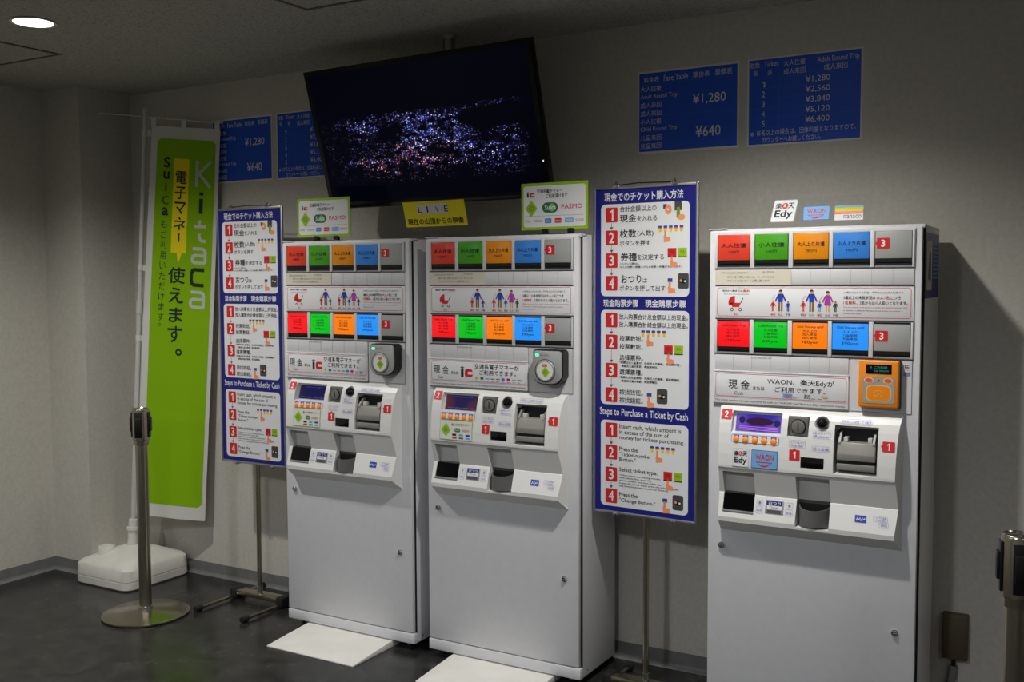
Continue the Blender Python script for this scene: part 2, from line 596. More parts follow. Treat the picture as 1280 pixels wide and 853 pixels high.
M_tagw = mat('tag_white', (246, 240, 236), 0.5)
def step_tag(g, u0, u1, v0, v1, ch, arrow, lay=1):
    w, h = u1 - u0, v1 - v0
    g.rrect(u0, u1, v0, v1, 0.08 * w, M_red, lay)
    cx, cy = (u0 + u1) / 2, (v0 + v1) / 2
    if arrow == 'l':
        g.poly([(u0, cy - h * .16), (u0, cy + h * .16), (u0 - w * .14, cy)], M_red, lay)
    elif arrow == 'r':
        g.poly([(u1, cy + h * .16), (u1, cy - h * .16), (u1 + w * .14, cy)], M_red, lay)
    else:
        g.poly([(cx - w * .16, v1), (cx + w * .16, v1), (cx, v1 + w * .16)][::1], M_red, lay)
    g.text(ch, u0 + w * 0.28, u1 - w * 0.28, v0 + h * 0.16, v1 - h * 0.16, M_tagw, lay + 1, 0.03, align='c')

def figure(g, u, v, h, shirt, legs, dress=False):
    """plain printed pictogram of a standing person"""
    g.disc(u, v + h * 0.90, h * 0.085, M_skin, 2, 12)
    g.poly([(u + h * 0.085 * math.cos(t), v + h * 0.91 + h * 0.085 * math.sin(t)) for t in [math.pi * k / 8 for k in range(9)]], M_hair, 3)
    if dress:
        g.poly([(u - h * .08, v + h * .80), (u - h * .17, v + h * .30), (u + h * .17, v + h * .30), (u + h * .08, v + h * .80)], shirt, 2)
        g.rect(u - h * .08, u - h * .03, v, v + h * .30, M_skin, 2); g.rect(u + h * .03, u + h * .08, v, v + h * .30, M_skin, 2)
    else:
        g.poly([(u - h * .13, v + h * .80), (u - h * .10, v + h * .42), (u + h * .10, v + h * .42), (u + h * .13, v + h * .80)], shirt, 2)
        g.rect(u - h * .10, u - h * .02, v, v + h * .42, legs, 2); g.rect(u + h * .02, u + h * .10, v, v + h * .42, legs, 2)
    g.line((u - h * .10, v + h * .76), (u - h * .24, v + h * .45), h * .07, shirt, 2)
    g.line((u + h * .10, v + h * .76), (u + h * .24, v + h * .45), h * .07, shirt, 2)

def ic_logo(g, u0, u1, v0, v1, lay=2):
    """the transit 'IC' mark: a stem with a dot and a red open c"""
    w, h = u1 - u0, v1 - v0
    g.rect(u0 + w * .04, u0 + w * .26, v0, v0 + h * 0.72, M_ink, lay)
    g.poly([(u0 + w * .15 + w * .18 * a, v0 + h * .86 + h * .13 * b) for a, b in ((-1, 0), (0, -1), (1, 0), (0, 1))], M_inkg, lay)
    g.rrect(u0 + w * .36, u1, v0, v0 + h * .74, h * 0.22, M_red, lay)
    g.rect(u0 + w * .62, u1, v0 + h * .26, v0 + h * .50, M_paper, lay + 1)

def diamond_logo(g, u, v, r, lay=2):
    g.poly([(u - r, v), (u, v - r * 1.2), (u + r, v), (u, v + r * 1.2)], M_lime, lay)
    g.ring(u - r * .42, u + r * .42, v - r * .42, v + r * .42, r * .4, r * .14, M_limed, lay + 1)
    g.text('K', u - r * .2, u + r * .2, v - r * .22, v + r * .22, M_limed, lay + 1, align='c')

def waon_logo(g, u0, u1, v0, v1, lay=1):
    w, h = u1 - u0, v1 - v0
    g.rrect(u0, u1, v0, v1, h * 0.04, M_blue, lay)
    g.rrect(u0 + w * .02, u1 - w * .02, v0 + h * .03, v1 - h * .03, h * 0.04, M_lblue, lay + 1)
    g.text('WAON', u0 + w * .15, u1 - w * .14, v0 + h * .50, v0 + h * .80, M_red, lay + 2, 0.012)
    pts = [(u0 + w * (.18 + .62 * k / 12), v0 + h * (.36 - .17 * math.sin(math.pi * k / 12))) for k in range(13)]
    pts2 = [(u0 + w * (.18 + .62 * k / 12), v0 + h * (.36 - .26 * math.sin(math.pi * k / 12))) for k in range(13)]
    for k in range(12):
        g.poly([pts2[k], pts2[k + 1], pts[k + 1], pts[k]], M_red, lay + 2)
    g.line(pts[0], pts[-1], h * .04, M_red, lay + 2)

def edy_logo(g, u0, u1, v0, v1, lay=1):
    w, h = u1 - u0, v1 - v0
    g.rrect(u0, u1, v0, v1, w * 0.08, mat('sticker_edge', (176, 180, 184), .5), lay)
    g.rrect(u0 + w * .02, u1 - w * .02, v0 + h * .02, v1 - h * .02, w * 0.07, M_paper, lay + 1)
    g.text('楽', u0 + w * .10, u0 + w * .38, v0 + h * .60, v0 + h * .86, M_ink, lay + 2, 0.02)
    g.disc(u0 + w * .5, v0 + h * .73, w * .13, M_red, lay + 2)
    g.text('R', u0 + w * .45, u0 + w * .55, v0 + h * .66, v0 + h * .80, M_paper, lay + 3, 0.02)
    g.text('天', u0 + w * .62, u0 + w * .90, v0 + h * .60, v0 + h * .86, M_ink, lay + 2, 0.02)
    g.text('Edy', u0 + w * .12, u0 + w * .88, v0 + h * .12, v0 + h * .54, M_ink, lay + 2, 0.03)

def nanaco_logo(g, u0, u1, v0, v1, lay=1):
    w, h = u1 - u0, v1 - v0
    g.rect(u0, u1, v0, v1, M_paper, lay)
    g.rect(u0, u1, v0 + h * .86, v1, mat('nanaco_blue', (120, 160, 190), .5), lay + 1)
    g.rect(u0, u1, v0 + h * .72, v0 + h * .86, mat('nanaco_green', (170, 200, 40), .5), lay + 1)
    g.rect(u0, u1, v0 + h * .60, v0 + h * .72, M_yellow, lay + 1)
    g.rect(u0, u1, v0 + h * .44, v0 + h * .60, mat('nanaco_salmon', (244, 140, 110), .5), lay + 1)
    g.rect(u0, u1, v0 + h * .41, v0 + h * .44, M_red, lay + 1)
    g.text('nanaco', u0 + w * .32, u0 + w * .94, v0 + h * .12, v0 + h * .34, M_ink, lay + 1)

def unit_mp(xoff, fn, extra=0.0):
    return lambda u, v, off: Vector((u, -fn(v) - extra - off, v))

def build_machine(kind):
    """everything in local coordinates: x from the left edge, y=0 the front face, z from the floor"""
    t = thing('ticket_machine', 'x', 'ticket machine', (MX[kind], -MF, 0))
    # ---- cabinet shell with base strip and lid rim
    g = G()
    g.box(0, MW, 0.022, MD, 0.03, MH, M_white, 0.004)
    g.box(-0.001, MW, 0.0, 0.03, 0.03, 0.072, M_white, 0.003)
    g.box(0.004, MW, 0.004, 0.05, 1.6405, 1.652, M_white, 0.002)
    g.box(-0.002, 0.06, 0.0, 0.03, 1.651, 1.6545, M_white, 0.001)
    for z in (0.05, 0.06):
        for y in (0.06, MD - 0.04):
            g.cyl((MW - 0.001, y, 0.052), (MW + 0.0015, y, 0.052), 0.004, M_silver, n=10)
    g.build('cabinet', t)
    for x in (0.06, MW - 0.06):
        for y in (0.05, MD - 0.05):
            G().cyl((x, y, 0.0), (x, y, 0.006), 0.022, M_rubber).cyl((x, y, 0.006), (x, y, 0.032), 0.009, M_silver).build('foot', t)
    # ---- door: one leaf over the full front
    g = G()
    g.box(0.0015, MW - 0.006, 0.0, 0.021, 0.0755, 1.646, M_white, 0.004)
    g.box(0.002, MW, 0.0195, 0.0222, 0.073, 1.648, M_gap)
    door = g.build('door', t)
    def lock(x, z):
        g = G().cyl((x, -0.004, z), (x, 0.002, z), 0.0105, M_chrome)
        g.cyl((x, -0.009, z), (x, -0.004, z), 0.0075, M_chrome, r2=0.009)
        g.box(x - 0.001, x + 0.001, -0.0095, -0.0085, z - 0.005, z + 0.005, M_vdark)
        g.box(x - 0.0045, x + 0.0045, -0.012, -0.009, z - 0.0015, z + 0.0015, M_steel, 0.0008)
        o = g.build('lock', door); o['label'] = 'small chrome cylinder lock'
    lock(0.049, 0.602); lock(0.6035, 0.398)
    # ---- the two rows of buttons in their frames
    for row, zb in ((0, 1.521), (1, 1.243)):
        g = G()
        zt = zb + 0.118
        g.box(0.020, 0.640, -0.002, 0.002, zt - 0.006, zt, M_panel)
        g.box(0.020, 0.640, -0.002, 0.002, zb + 0.003, zb + 0.0075, M_silver)
        g.box(0.020, 0.641, -0.0028, 0.002, zb - 0.0015, zb + 0.002, M_dgrey)
        xs = [0.020] + [v for a in BU for v in a] + [0.640]
        for a, b in zip(xs[::2], xs[1::2]):
            g.box(a, b, -0.0055, 0.002, zb + 0.003, zt - 0.004, M_panel, 0.0008)
        g.box(0.021, 0.639, -0.0008, 0.0015, zb + 0.004, zt - 0.0035, M_gap)
        g.box(0.640, 0.6425, -0.003, 0.002, zb, zt, M_silver)
        fr = g.build('button_frame', t)
        fr['label'] = 'upper row frame with unlit buttons' if row == 0 else 'lower row frame with glowing buttons'
        for i in range(5):
            selection_button(fr, i, row)
    # ---- blank strips, note card
    g = G().box(0.023, 0.6405, -0.003, 0.002, 1.471, 1.519, M_panel, 0.0006)
    for k in range(1, 10):
        g.box(0.023 + k * 0.0618 - 0.0004, 0.023 + k * 0.0618 + 0.0004, -0.0034, 0, 1.472, 1.518, M_silver)
    g.build('blank_strip', t)
    g = G().box(0.022, 0.272, -0.0046, -0.003, 1.470, 1.5185, M_cream)
    g.plane((0.022, -0.0046, 1.470))
    g.text('小学生以上は小人料金です。', 0.018, 0.112, 0.036, 0.0425, M_inkg, 1)
    g.text('中人区分は…', 0.158, 0.204, 0.038, 0.0445, M_inkg, 1)
    g.text('障がい者・団体(15名以上)・クーポンなどは', 0.041, 0.196, 0.021, 0.029, M_inkg, 1)
    g.text('チケットカウンターへご購入願います。', 0.041, 0.183, 0.0095, 0.0175, M_inkg, 1)
    g.build('note_card', t)
    # ---- fare rule panel with printed families
    g = G().box(0.023, 0.6415, -0.0035, 0.002, 1.3615, 1.4655, M_paper, 0.0006)
    g.box(0.023, 0.6415, -0.0045, 0, 1.466, 1.4685, M_dgrey).box(0.023, 0.6415, -0.0045, 0, 1.3575, 1.3605, M_dgrey)
    g.plane((0.023, -0.0035, 1.3615))
    W_, H_ = 0.6185, 0.104
    g.ring(0.006, W_ - 0.008, 0.006, H_ - 0.004, 0.008, 0.0016, M_pink, 1)
    g.text('幼児(0～2歳まで)は', 0.024, 0.092, 0.0845, 0.0935, M_ink, 1, 0.01)
    g.text('無料', 0.0935, 0.117, 0.0845, 0.0935, M_red, 1, 0.01)
    g.text('Infant up to 2 years old ride for free', 0.03, 0.112, 0.0755, 0.080, M_ink, 1)
    # stroller
    g.poly([(0.066 + 0.022 * math.cos(math.pi * (0.5 + k / 12)), 0.051 + 0.022 * math.sin(math.pi * (0.5 + k / 12))) for k in range(9)] + [(0.066, 0.051)], M_red, 1)
    g.poly([(0.050, 0.050), (0.086, 0.050), (0.080, 0.036), (0.058, 0.036)], M_red, 1)
    g.line((0.086, 0.050), (0.093, 0.066), 0.0025, M_ink, 1)
    for u in (0.056, 0.084):
        g.disc(u, 0.028, 0.0055, M_ink, 1, 12); g.disc(u, 0.028, 0.003, M_paper, 2, 10)
    g.text('¥0', 0.062, 0.077, 0.009, 0.0175, M_red, 1)
    figure(g, 0.192, 0.024, 0.035, M_red, M_red)
    figure(g, 0.216, 0.024, 0.070, M_blue, M_brown)
    figure(g, 0.240, 0.024, 0.032, M_blue, M_blue)
    figure(g, 0.288, 0.024, 0.035, M_red, M_red)
    figure(g, 0.314, 0.024, 0.070, M_blue, M_brown)
    figure(g, 0.3395, 0.024, 0.032, M_blue, M_lblue)
    figure(g, 0.364, 0.024, 0.066, M_purple, M_skin, True)
    figure(g, 0.388, 0.024, 0.033, mat('print_dark_green', (40, 80, 60), .5), M_hair)
    for a, b in (((0.188, 0.062), (0.199, 0.076)), ((0.286, 0.062), (0.297, 0.076)), ((0.338, 0.060), (0.349, 0.073))):
        g.line(a, b, 0.0012, M_red, 1)
    for u, s, m in ((0.192, '¥0', M_red), (0.216, '大人', M_ink), (0.240, '子供', M_ink), (0.288, '¥0', M_red), (0.314, '大人', M_ink),
                    (0.3395, '¥0', M_red), (0.364, '大人', M_ink), (0.388, '子供', M_ink)):
        g.text(s, u - 0.008, u + 0.008, 0.0095, 0.0175, m, 1, 0.01)
    g.text('小学生以上は小人料金、中学生以上は大人料金です。', 0.412, 0.590, 0.0815, 0.0885, M_inkg, 1)
    g.text('3歳以上の未就学児は', 0.412, 0.507, 0.0635, 0.0745, M_ink, 1, 0.01)
    g.text('大人1名', 0.509, 0.547, 0.0635, 0.0745, M_red, 1, 0.01); g.text('につき', 0.549, 0.580, 0.0635, 0.0745, M_ink, 1, 0.01)
    g.text('1名無料', 0.412, 0.449, 0.0475, 0.0585, M_red, 1, 0.01)
    g.text('、2名からは小人扱いとなります。', 0.451, 0.600, 0.0475, 0.0585, M_ink, 1, 0.01)
    g.text('One pre-school child 3 years or older can ride for free per adult.', 0.412, 0.602, 0.036, 0.041, M_red, 1)
    g.text('A child fare is billed for the second and further pre-school', 0.412, 0.578, 0.026, 0.031, M_ink, 1)
    g.text('children per adult.', 0.412, 0.466, 0.017, 0.022, M_ink, 1)
    g.build('fare_rule_panel', t)
    # ---- lower blank strip
    g = G().box(0.023, 0.453, -0.003, 0.002, 1.1895, 1.2405, M_panel, 0.0006)
    for k in range(1, 7):
        g.box(0.023 + k * 0.0618 - 0.0004, 0.023 + k * 0.0618 + 0.0004, -0.0034, 0, 1.190, 1.240, M_silver)
    g.plane((0.023, -0.003, 1.1895)).text('TICKET VENDER UNIT', 0.12, 0.19, 0.041, 0.046, M_inkg, 1)
    g.build('blank_strip', t)
    # ---- payment panel
    g = G().box(0.020, 0.454, -0.004, 0.002, 1.0995, 1.1845, M_paper, 0.001)
    g.box(0.019, 0.455, -0.006, 0.002, 1.1845, 1.189, M_paper, 0.001)
    g.box(0.020, 0.454, -0.0036, 0.002, 1.082, 1.099, M_panel)
    g.box(0.019, 0.455, -0.0065, 0.002, 1.0765, 1.0815, M_grey)
    g.plane((0.020, -0.004, 1.0995))
    g.ring(0.006, 0.428, 0.004, 0.080, 0.009, 0.0015, M_pink, 1)
    if kind == 'cash':
        g.text('現', 0.050, 0.080, 0.029, 0.060, M_ink, 1, 0.005)
        g.text('金', 0.091, 0.121, 0.029, 0.060, M_ink, 1, 0.005)
        g.text('Cash', 0.070, 0.099, 0.0105, 0.0215, M_ink, 1)
        g.text('または', 0.132, 0.170, 0.0285, 0.041, M_ink, 1, 0.01)
        g.text('WAON、楽天Edyが', 0.179, 0.392, 0.047, 0.070, M_ink, 1, 0.008)
        g.text('ご利用できます。', 0.204, 0.364, 0.0255, 0.0435, M_ink, 1, 0.008)
        waon_logo(g, 0.230, 0.260, 0.008, 0.022)
        g.text('Edy', 0.298, 0.318, 0.008, 0.015, M_ink, 1, 0.01); g.text('楽天', 0.298, 0.318, 0.0165, 0.022, M_ink, 1, 0.01)
        nanaco_logo(g, 0.351, 0.372, 0.010, 0.020)
        for u in (0.262, 0.320, 0.340):
            g.rect(u, u + 0.013, 0.009, 0.0105, M_inkg, 1)
        s = 'The ticket vendor accepts payments by cash, or "WAON" and "Rakuten Edy" electronic money.'
    else:
        g.text('現', 0.017, 0.046, 0.029, 0.060, M_ink, 1, 0.005)
        g.text('金', 0.057, 0.086, 0.029, 0.060, M_ink, 1, 0.005)
        g.text('Cash', 0.037, 0.060, 0.011, 0.021, M_ink, 1)
        g.text('または', 0.098, 0.130, 0.029, 0.041, M_ink, 1, 0.01)
        ic_logo(g, 0.140, 0.195, 0.020, 0.062, 1)
        g.text('交通系電子マネーが', 0.203, 0.398, 0.053, 0.073, M_ink, 1, 0.01)
        g.text('ご利用できます。', 0.225, 0.385, 0.031, 0.050, M_ink, 1, 0.01)
        cs = [M_lime, M_green, M_lblue, M_inkg, M_inkg, mat('mini_blue', (30, 130, 200), .5), mat('mini_magenta', (190, 20, 90), .5), M_lblue, M_inkg]
        for k, c in enumerate(cs):
            u = 0.206 + k * 0.0232
            if k < 1:
                g.poly([(u, 0.0185), (u + 0.006, 0.012), (u + 0.012, 0.0185), (u + 0.006, 0.025)], c, 1)
            elif k in (1, 5, 6):
                g.rrect(u, u + 0.014, 0.014, 0.023, 0.002, c, 1)
            else:
                g.rect(u, u + 0.016, 0.016, 0.0195, c, 1)
            g.rect(u + 0.002, u + 0.012, 0.008, 0.0095, M_inkg, 1)
        s = 'The ticket vendor accepts payments by cash, or the displayed transit electronic money systems.'
    g.plane((0.020, -0.0036, 1.082)).text(s, 0.004, 0.426, 0.0035, 0.012, M_ink, 1)
    g.build('payment_panel', t)
    # ---- card reader
    g = G()
    g.box(0.458, 0.639, -0.0015, 0.001, 1.0795, 1.240, M_panel)
    for a, b, c, d in ((0.457, 0.6395, 1.0785, 1.0795), (0.6385, 0.6395, 1.0785, 1.240), (0.457, 0.458, 1.0785, 1.240)):
        g.box(a, b, -0.002, 0.001, c, d, M_grey)
    if kind == 'cash':
        g.plane((0.612, -0.0015, 1.19))
        edy_logo(g, 0.004, 0.022, 0.024, 0.042); waon_logo(g, 0.003, 0.023, 0.004, 0.016)
    rd_plate = g.build('reader_plate', t)
    if kind == 'cash':
        g = G().box(0.489, 0.607, -0.032, 0, 1.096, 1.241, M_orange_case, 0.006, 3)
        g.box(0.492, 0.609, -0.018, 0, 1.094, 1.243, M_black, 0.005)
        rd = g.build('card_reader', t); rd['label'] = 'orange card reader'
        g = G().prism(rr(0.502, 0.596, 1.110, 1.192, 0.008), -0.033, -0.031, mat('reader_grey', (170, 158, 142), .5))
        g.plane((0.502, -0.033, 1.110))
        g.rrect(0.010, 0.084, 0.006, 0.056, 0.016, mat('reader_pad_ring', (222, 200, 150), .4), 1)
        g.rrect(0.014, 0.080, 0.009, 0.053, 0.013, M_orange_case, 2)
        g.ring(0.034, 0.058, 0.020, 0.040, 0.009, 0.0015, mat('reader_pale', (250, 190, 80), .5), 3)
        g.line((0.040, 0.024), (0.054, 0.034), 0.0012, _mats['reader_pale'], 3)
        for u in (0.018, 0.074):
            g.disc(u, 0.070, 0.014, M_paper, 1, 20, 0.0095); g.disc(u, 0.070, 0.012, mat('reader_key', (240, 120, 40), .4), 2, 20, 0.0078)
            g.text('音量' if u < .05 else '残高', u - 0.006, u + 0.006, 0.067, 0.073, M_brown, 3)
        g.disc(0.047, 0.070, 0.0035, M_blue, 1, 4)
        o = g.build('touch_pad', rd); o['label'] = 'grey pad with an orange touch area and two oval keys'
        g = G().box(0.511, 0.586, -0.0335, -0.03, 1.200, 1.229, M_gloss, 0.001)
        cy = mat('reader_cyan', (30, 120, 120), 0.5, emit=(40, 190, 180), strength=0.25)
        g.plane((0.511, -0.0335, 1.200)); g.text('¥  ご利用額', 0.012, 0.062, 0.016, 0.024, cy, 1); g.text('Edy WAON', 0.024, 0.066, 0.005, 0.012, cy, 1)
        o = g.build('reader_display', rd); o['label'] = 'small black display with cyan writing'
    else:
        def shield(i=0.0):
            u0, u1, v0, v1 = 0.498 + i, 0.622 - i, 1.113 + i, 1.238 - i
            p = []
            for cx, cy, a, r in ((u1 - .014, v1 - .014, 0, .014), (u0 + .014, v1 - .014, 90, .014), (u0 + .044, v0 + .036, 180, .040), (u1 - .044, v0 + .036, 270, .040)):
                for k in range(9):
                    q = math.radians(a + 90 * k / 8)
                    p.append((cx + r * math.cos(q) * (1.1 if a >= 180 else 1), cy + r * math.sin(q) * (0.9 if a >= 180 else 1)))
            return p
        g = G().prism(shield(), -0.043, 0.0, M_black, smooth=True)
        rd = g.build('card_reader', t, auto=30); rd['label'] = 'card reader with a black body and silver face'
        g = G().prism(shield(0.0035), -0.051, -0.043, mat('reader_silver', (176, 177, 176), 0.36, 0.3), bev=0.0015)
        g.plane((0, -0.051, 0))
        g.rrect(0.513, 0.527, 1.2145, 1.2235, 0.002, mat('led_green', (60, 220, 150), .4, emit=(70, 255, 170), strength=1.6), 1)
        g.text('光れば完了', 0.532, 0.570, 1.216, 1.222, M_inkg, 1)
        g.build('reader_face', rd, auto=30)
        g = G().lathe((0.553, -0.051, 1.163), [(0.0395, 0), (0.039, 0.0015), (0.037, 0.0028), (0.033, 0.003)], M_silver, axis=(0, -1, 0))
        g.lathe((0.553, -0.051, 1.163), [(0.040, 0.0006), (0.042, 0.0006)], M_black, axis=(0, -1, 0))
        g.cyl((0.553, -0.050, 1.163), (0.553, -0.0536, 1.163), 0.0345, mat('touch_white', (222, 222, 214), .4), n=40)
        g.plane((0.553, -0.0536, 1.163))
        diamond_logo(g, 0.002, -0.005, 0.017, 1)
        g.rrect(-0.009, 0.009, 0.014, 0.024, 0.002, M_red, 1); g.text('IC', -0.005, 0.005, 0.016, 0.022, M_paper, 2)
        o = g.build('touch_pad', rd, auto=50); o['label'] = 'round white touch pad with a green diamond mark'
    # ---- operation unit: bulging upper part, undercut, tray
    prof = [(0.012, 1.075)] + [(-d, z) for z, d in PROF] + [(-0.0535, 0.8715), (-0.029, 0.7885), (-0.031, 0.787), (-0.0555, 0.712), (-0.0545, 0.697), (0.0, 0.656), (0.012, 0.656)]
    b = bmesh.new()
    L_, R_ = [], []
    for y, z in prof:
        k = max(0.0, -y) / 0.058
        L_.append(b.verts.new((0.046 + 0.010 * k, y, z))); R_.append(b.verts.new((0.6205 - 0.0155 * k, y, z)))
    n = len(prof)
    b.faces.new(L_); b.faces.new(R_[::-1])
    for i in range(n):
        b.faces.new((L_[i], R_[i], R_[(i + 1) % n], L_[(i + 1) % n]))
    bmesh.ops.recalc_face_normals(b, faces=b.faces[:])
    g = G(); g.bm(b, M_unit)
    unit = g.build('operation_unit', t)
    unit['label'] = 'bulging control unit with screen, slots and tray'
    def pc(u0, u1, pts):              # carve a profile (depth, z) between u0 and u1
        c = G(); c.prism([(-d, z) for d, z in pts], u0, u1, M_unit, axis='x'); cut(unit, c)
    pc(0.093, 0.255, [(0.004, 1.0575), (0.10, 1.07), (0.10, 0.984), (0.034, 0.991), (0.022, 0.993)])      # screen
    pc(0.276, 0.342, [(0.004, 1.054), (0.1, 1.054), (0.1, 0.991), (0.016, 0.991)])                       # coin slot
    pc(0.422, 0.552, [(0.0, 1.030), (0.02, 1.033), (0.1, 1.050), (0.1, 0.880), (0.04, 0.889), (0.002, 0.893)])                          # bill slot
    pc(0.322, 0.394, [(0.046, 0.930), (0.1, 0.930), (0.1, 0.895), (0.047, 0.895)])                        # counter window
    pc(0.306, 0.411, [(0.010, 0.866), (0.1, 0.866), (0.1, 0.704), (0.004, 0.7045)])                       # cup recess
    pc(0.068, 0.171, [(0.014, 0.860), (0.1, 0.866), (0.1, 0.728), (0.002, 0.728)])                        # ticket outlet
    c = G().cyl((0.382, -0.1, 1.039), (0.382, -0.012, 1.035), 0.0235, M_unit); cut(unit, c)
    # printed tags and outlines on the unit
    def on(fn, extra):
        q = G(); q.mp = unit_mp(0, fn, extra); return q
    for a in ((0.056, 0.090, 1.032, 1.0625, '2', 'r'), (0.286, 0.319, 0.918, 0.951, '1', 'u'), (0.566, 0.602, 0.966, 0.997, '1', 'l')):
        g = on(dU, 0.0012); step_tag(g, *a); o = g.build('step_tag', unit); o['label'] = 'red tag with a white %s' % a[4]
    side = dU
    vb = mat('unit_violet_ink', (112, 118, 190), .5)
    def outl(u0, u1, v0, v1, s, s2=None):
        g = on(side, 0.0012)
        g.ring(u0, u1, v0, v1, 0.004, 0.0006, vb, 1)
        k = (v1 - v0)
        if s2:
            g.text(s, u0 + .004, u1 - .004, v0 + k * .55, v1 - k * .12, vb, 1); g.text(s2, u0 + .006, u1 - .006, v0 + k * .12, v0 + k * .45, vb, 1)
        else:
            g.text(s, u0 + .004, u1 - .004, v0 + k * .22, v1 - k * .22, vb, 1)
        g.build('caption', unit)
    outl(0.284, 0.335, 0.958, 0.981, 'コイン投入口', 'Coin Slot')
    outl(0.357, 0.411, 0.991, 1.014, '返却レバー', 'Return')
    outl(0.356, 0.411, 0.950, 0.968, '投入金額')
    outl(0.437, 0.533, 1.041, 1.056, '紙幣投入口 使用できる紙幣')
    if kind == 'cash':
        g = on(dU, 0.0012); edy_logo(g, 0.103, 0.157, 0.882, 0.942); o = g.build('logo_sticker', unit); o['label'] = 'white square logo sticker'
        g = on(dU, 0.0012); waon_logo(g, 0.165, 0.250, 0.882, 0.941); o = g.build('logo_sticker', unit); o['label'] = 'light blue logo sticker'
    else:
        g = on(dU, 0.0012)
        g.rrect(0.098, 0.244, 0.884, 0.958, 0.005, M_lime, 1)
        g.rrect(0.0995, 0.2425, 0.8855, 0.9565, 0.004, mat('sticker_pale', (218, 220, 208), .5), 2)
        diamond_logo(g, 0.126, 0.922, 0.021, 3)
        ic_logo(g, 0.152, 0.162, 0.938, 0.949, 3)
        g.text('交通系電子マネー', 0.167, 0.232, 0.9395, 0.947, M_ink, 3)
        g.rrect(0.166, 0.190, 0.915, 0.930, 0.006, M_green, 3); g.text('Suica', 0.169, 0.187, 0.919, 0.927, M_paper, 4)
        g.text('PASMO', 0.200, 0.232, 0.917, 0.926, M_pink, 3)
        for k, m in enumerate((M_ink, M_lblue, M_blue)):
            g.rect(0.156 + k * 0.03, 0.174 + k * 0.03, 0.901, 0.908, m, 3)
        for k, m in enumerate((M_red, M_inkg, M_lblue)):
            g.rect(0.156 + k * 0.03, 0.176 + k * 0.03, 0.890, 0.896, m, 3)
        o = g.build('logo_sticker', unit); o['label'] = 'lime-edged sticker with card logos'
    side = dT
    g = on(dT, 0.001)
    g.rrect(0.488, 0.522, 0.741, 0.762, 0.001, M_blue, 1)
    for u, v, h in ((0.492, 0.746, .010), (0.499, 0.748, .007), (0.506, 0.746, .009), (0.513, 0.749, .006)):
        g.line((u, v), (u + .005, v + h), 0.0022, M_paper, 2); g.line((u + .001, v + h * .6), (u + .006, v + h * .4), 0.0016, M_paper, 2)
    g.build('logo_sticker', unit)
    outl(0.542, 0.584, 0.748, 0.764, 'つり銭', 'Change'); outl(0.560, 0.588, 0.732, 0.747, '領収')
    for u0, u1 in ((0.179, 0.200), (0.274, 0.296)):
        g = on(dT, 0.001); g.ring(u0, u1, 0.758, 0.776, .002, .0006, vb, 1); g.text('券', u0 + .006, u1 - .006, 0.762, 0.772, M_navy, 2); g.build('caption', unit)
        g = on(dT, 0.001); g.ring(u0, u1, 0.735, 0.755, .002, .0006, vb, 1); g.text('取消', u0 + .003, u1 - .003, 0.741, 0.748, vb, 2); g.build('caption', unit)
    # screen
    d0 = mat('screen_blue_cash' if kind == 'cash' else 'screen_blue_dark', (16, 16, 40), 0.1)
    scr = G()
    sm = screen_mat('violet_screen' if kind == 'cash' else 'dim_screen', kind)
    scr.add([(0.101, -0.0245, 0.9955), (0.252, -0.0245, 0.9955), (0.252, -0.0085, 1.050), (0.101, -0.0085, 1.050)], [(0, 1, 2, 3)], sm)
    if kind == 'cash':
        scr.plane((0.101, -0.0245, 0.9955), (1, 0, 0), Vector((0, 0.016, 0.0545)).normalized())
        dk = mat('screen_maroon', (52, 22, 52), 0.2, emit=(70, 24, 60), strength=.15)
        scr.disc(0.078, 0.033, 0.045, dk, 1, 24, 0.013)
        dk2 = mat('screen_dark', (40, 40, 90), 0.2)
        scr.disc(0.020, 0.036, 0.010, dk2, 1, 16, 0.012); scr.disc(0.135, 0.030, 0.011, dk2, 1, 16, 0.012)
        for k in range(3):
            scr.rect(0.012, 0.14, 0.004 + k * 0.005, 0.0055 + k * 0.005, mat('screen_pinkline', (200, 120, 220), .2, emit=(200, 120, 230), strength=.3), 1)
    else:
        scr.plane((0.101, -0.0245, 0.9955), (1, 0, 0), Vector((0, 0.016, 0.0545)).normalized())
        vl = mat('screen_line', (110, 110, 190), .3, emit=(110, 110, 200), strength=.1)
        for k in range(4):
            scr.text('枚数を押す', 0.012 + k * .034, 0.040 + k * .034, 0.004, 0.009, vl, 1)
        scr.text('いらっしゃいませ', 0.03, 0.12, 0.047, 0.053, vl, 1)
    o = scr.build('display_screen', unit)
    o['label'] = 'lit violet screen with a dark oval' if kind == 'cash' else 'dark blue screen with faint writing'
    # number keys on their strip
    g = G(); g.mp = unit_mp(0, dU, 0.0012)
    g.rrect(0.096, 0.252, 0.9605, 0.9865, 0.008, M_blue, 1); g.rrect(0.0972, 0.2508, 0.9617, 0.9853, 0.007, M_paper, 2)
    for k in range(5):
        u = 0.113 + k * 0.0305
        g.rect(u - 0.009, u + 0.009, 0.9775, 0.9845, M_blue, 3)
        g.text('%d枚' % (k + 1), u - 0.006, u + 0.006, 0.979, 0.983, M_paper, 4)
    strip = g.build('number_key_strip', unit)
    for k in range(5):
        u = 0.113 + k * 0.0305
        dd = dU(0.971)
        g = G().lathe((u, -dd - 0.001, 0.970), [(0.0105, 0), (0.0105, 0.002), (0.0085, 0.004), (0.0, 0.0048)], mat('number_key_orange', (246, 140, 40), .3, emit=(255, 140, 30), strength=.12), n=20, axis=(0, -1, 0.12))
        g.build('number_key', unit)
    # coin slot block
    g = G().box(0.2785, 0.3395, -0.034, -0.012, 0.993, 1.052, mat('coin_block', (104, 102, 98), .4), 0.004)
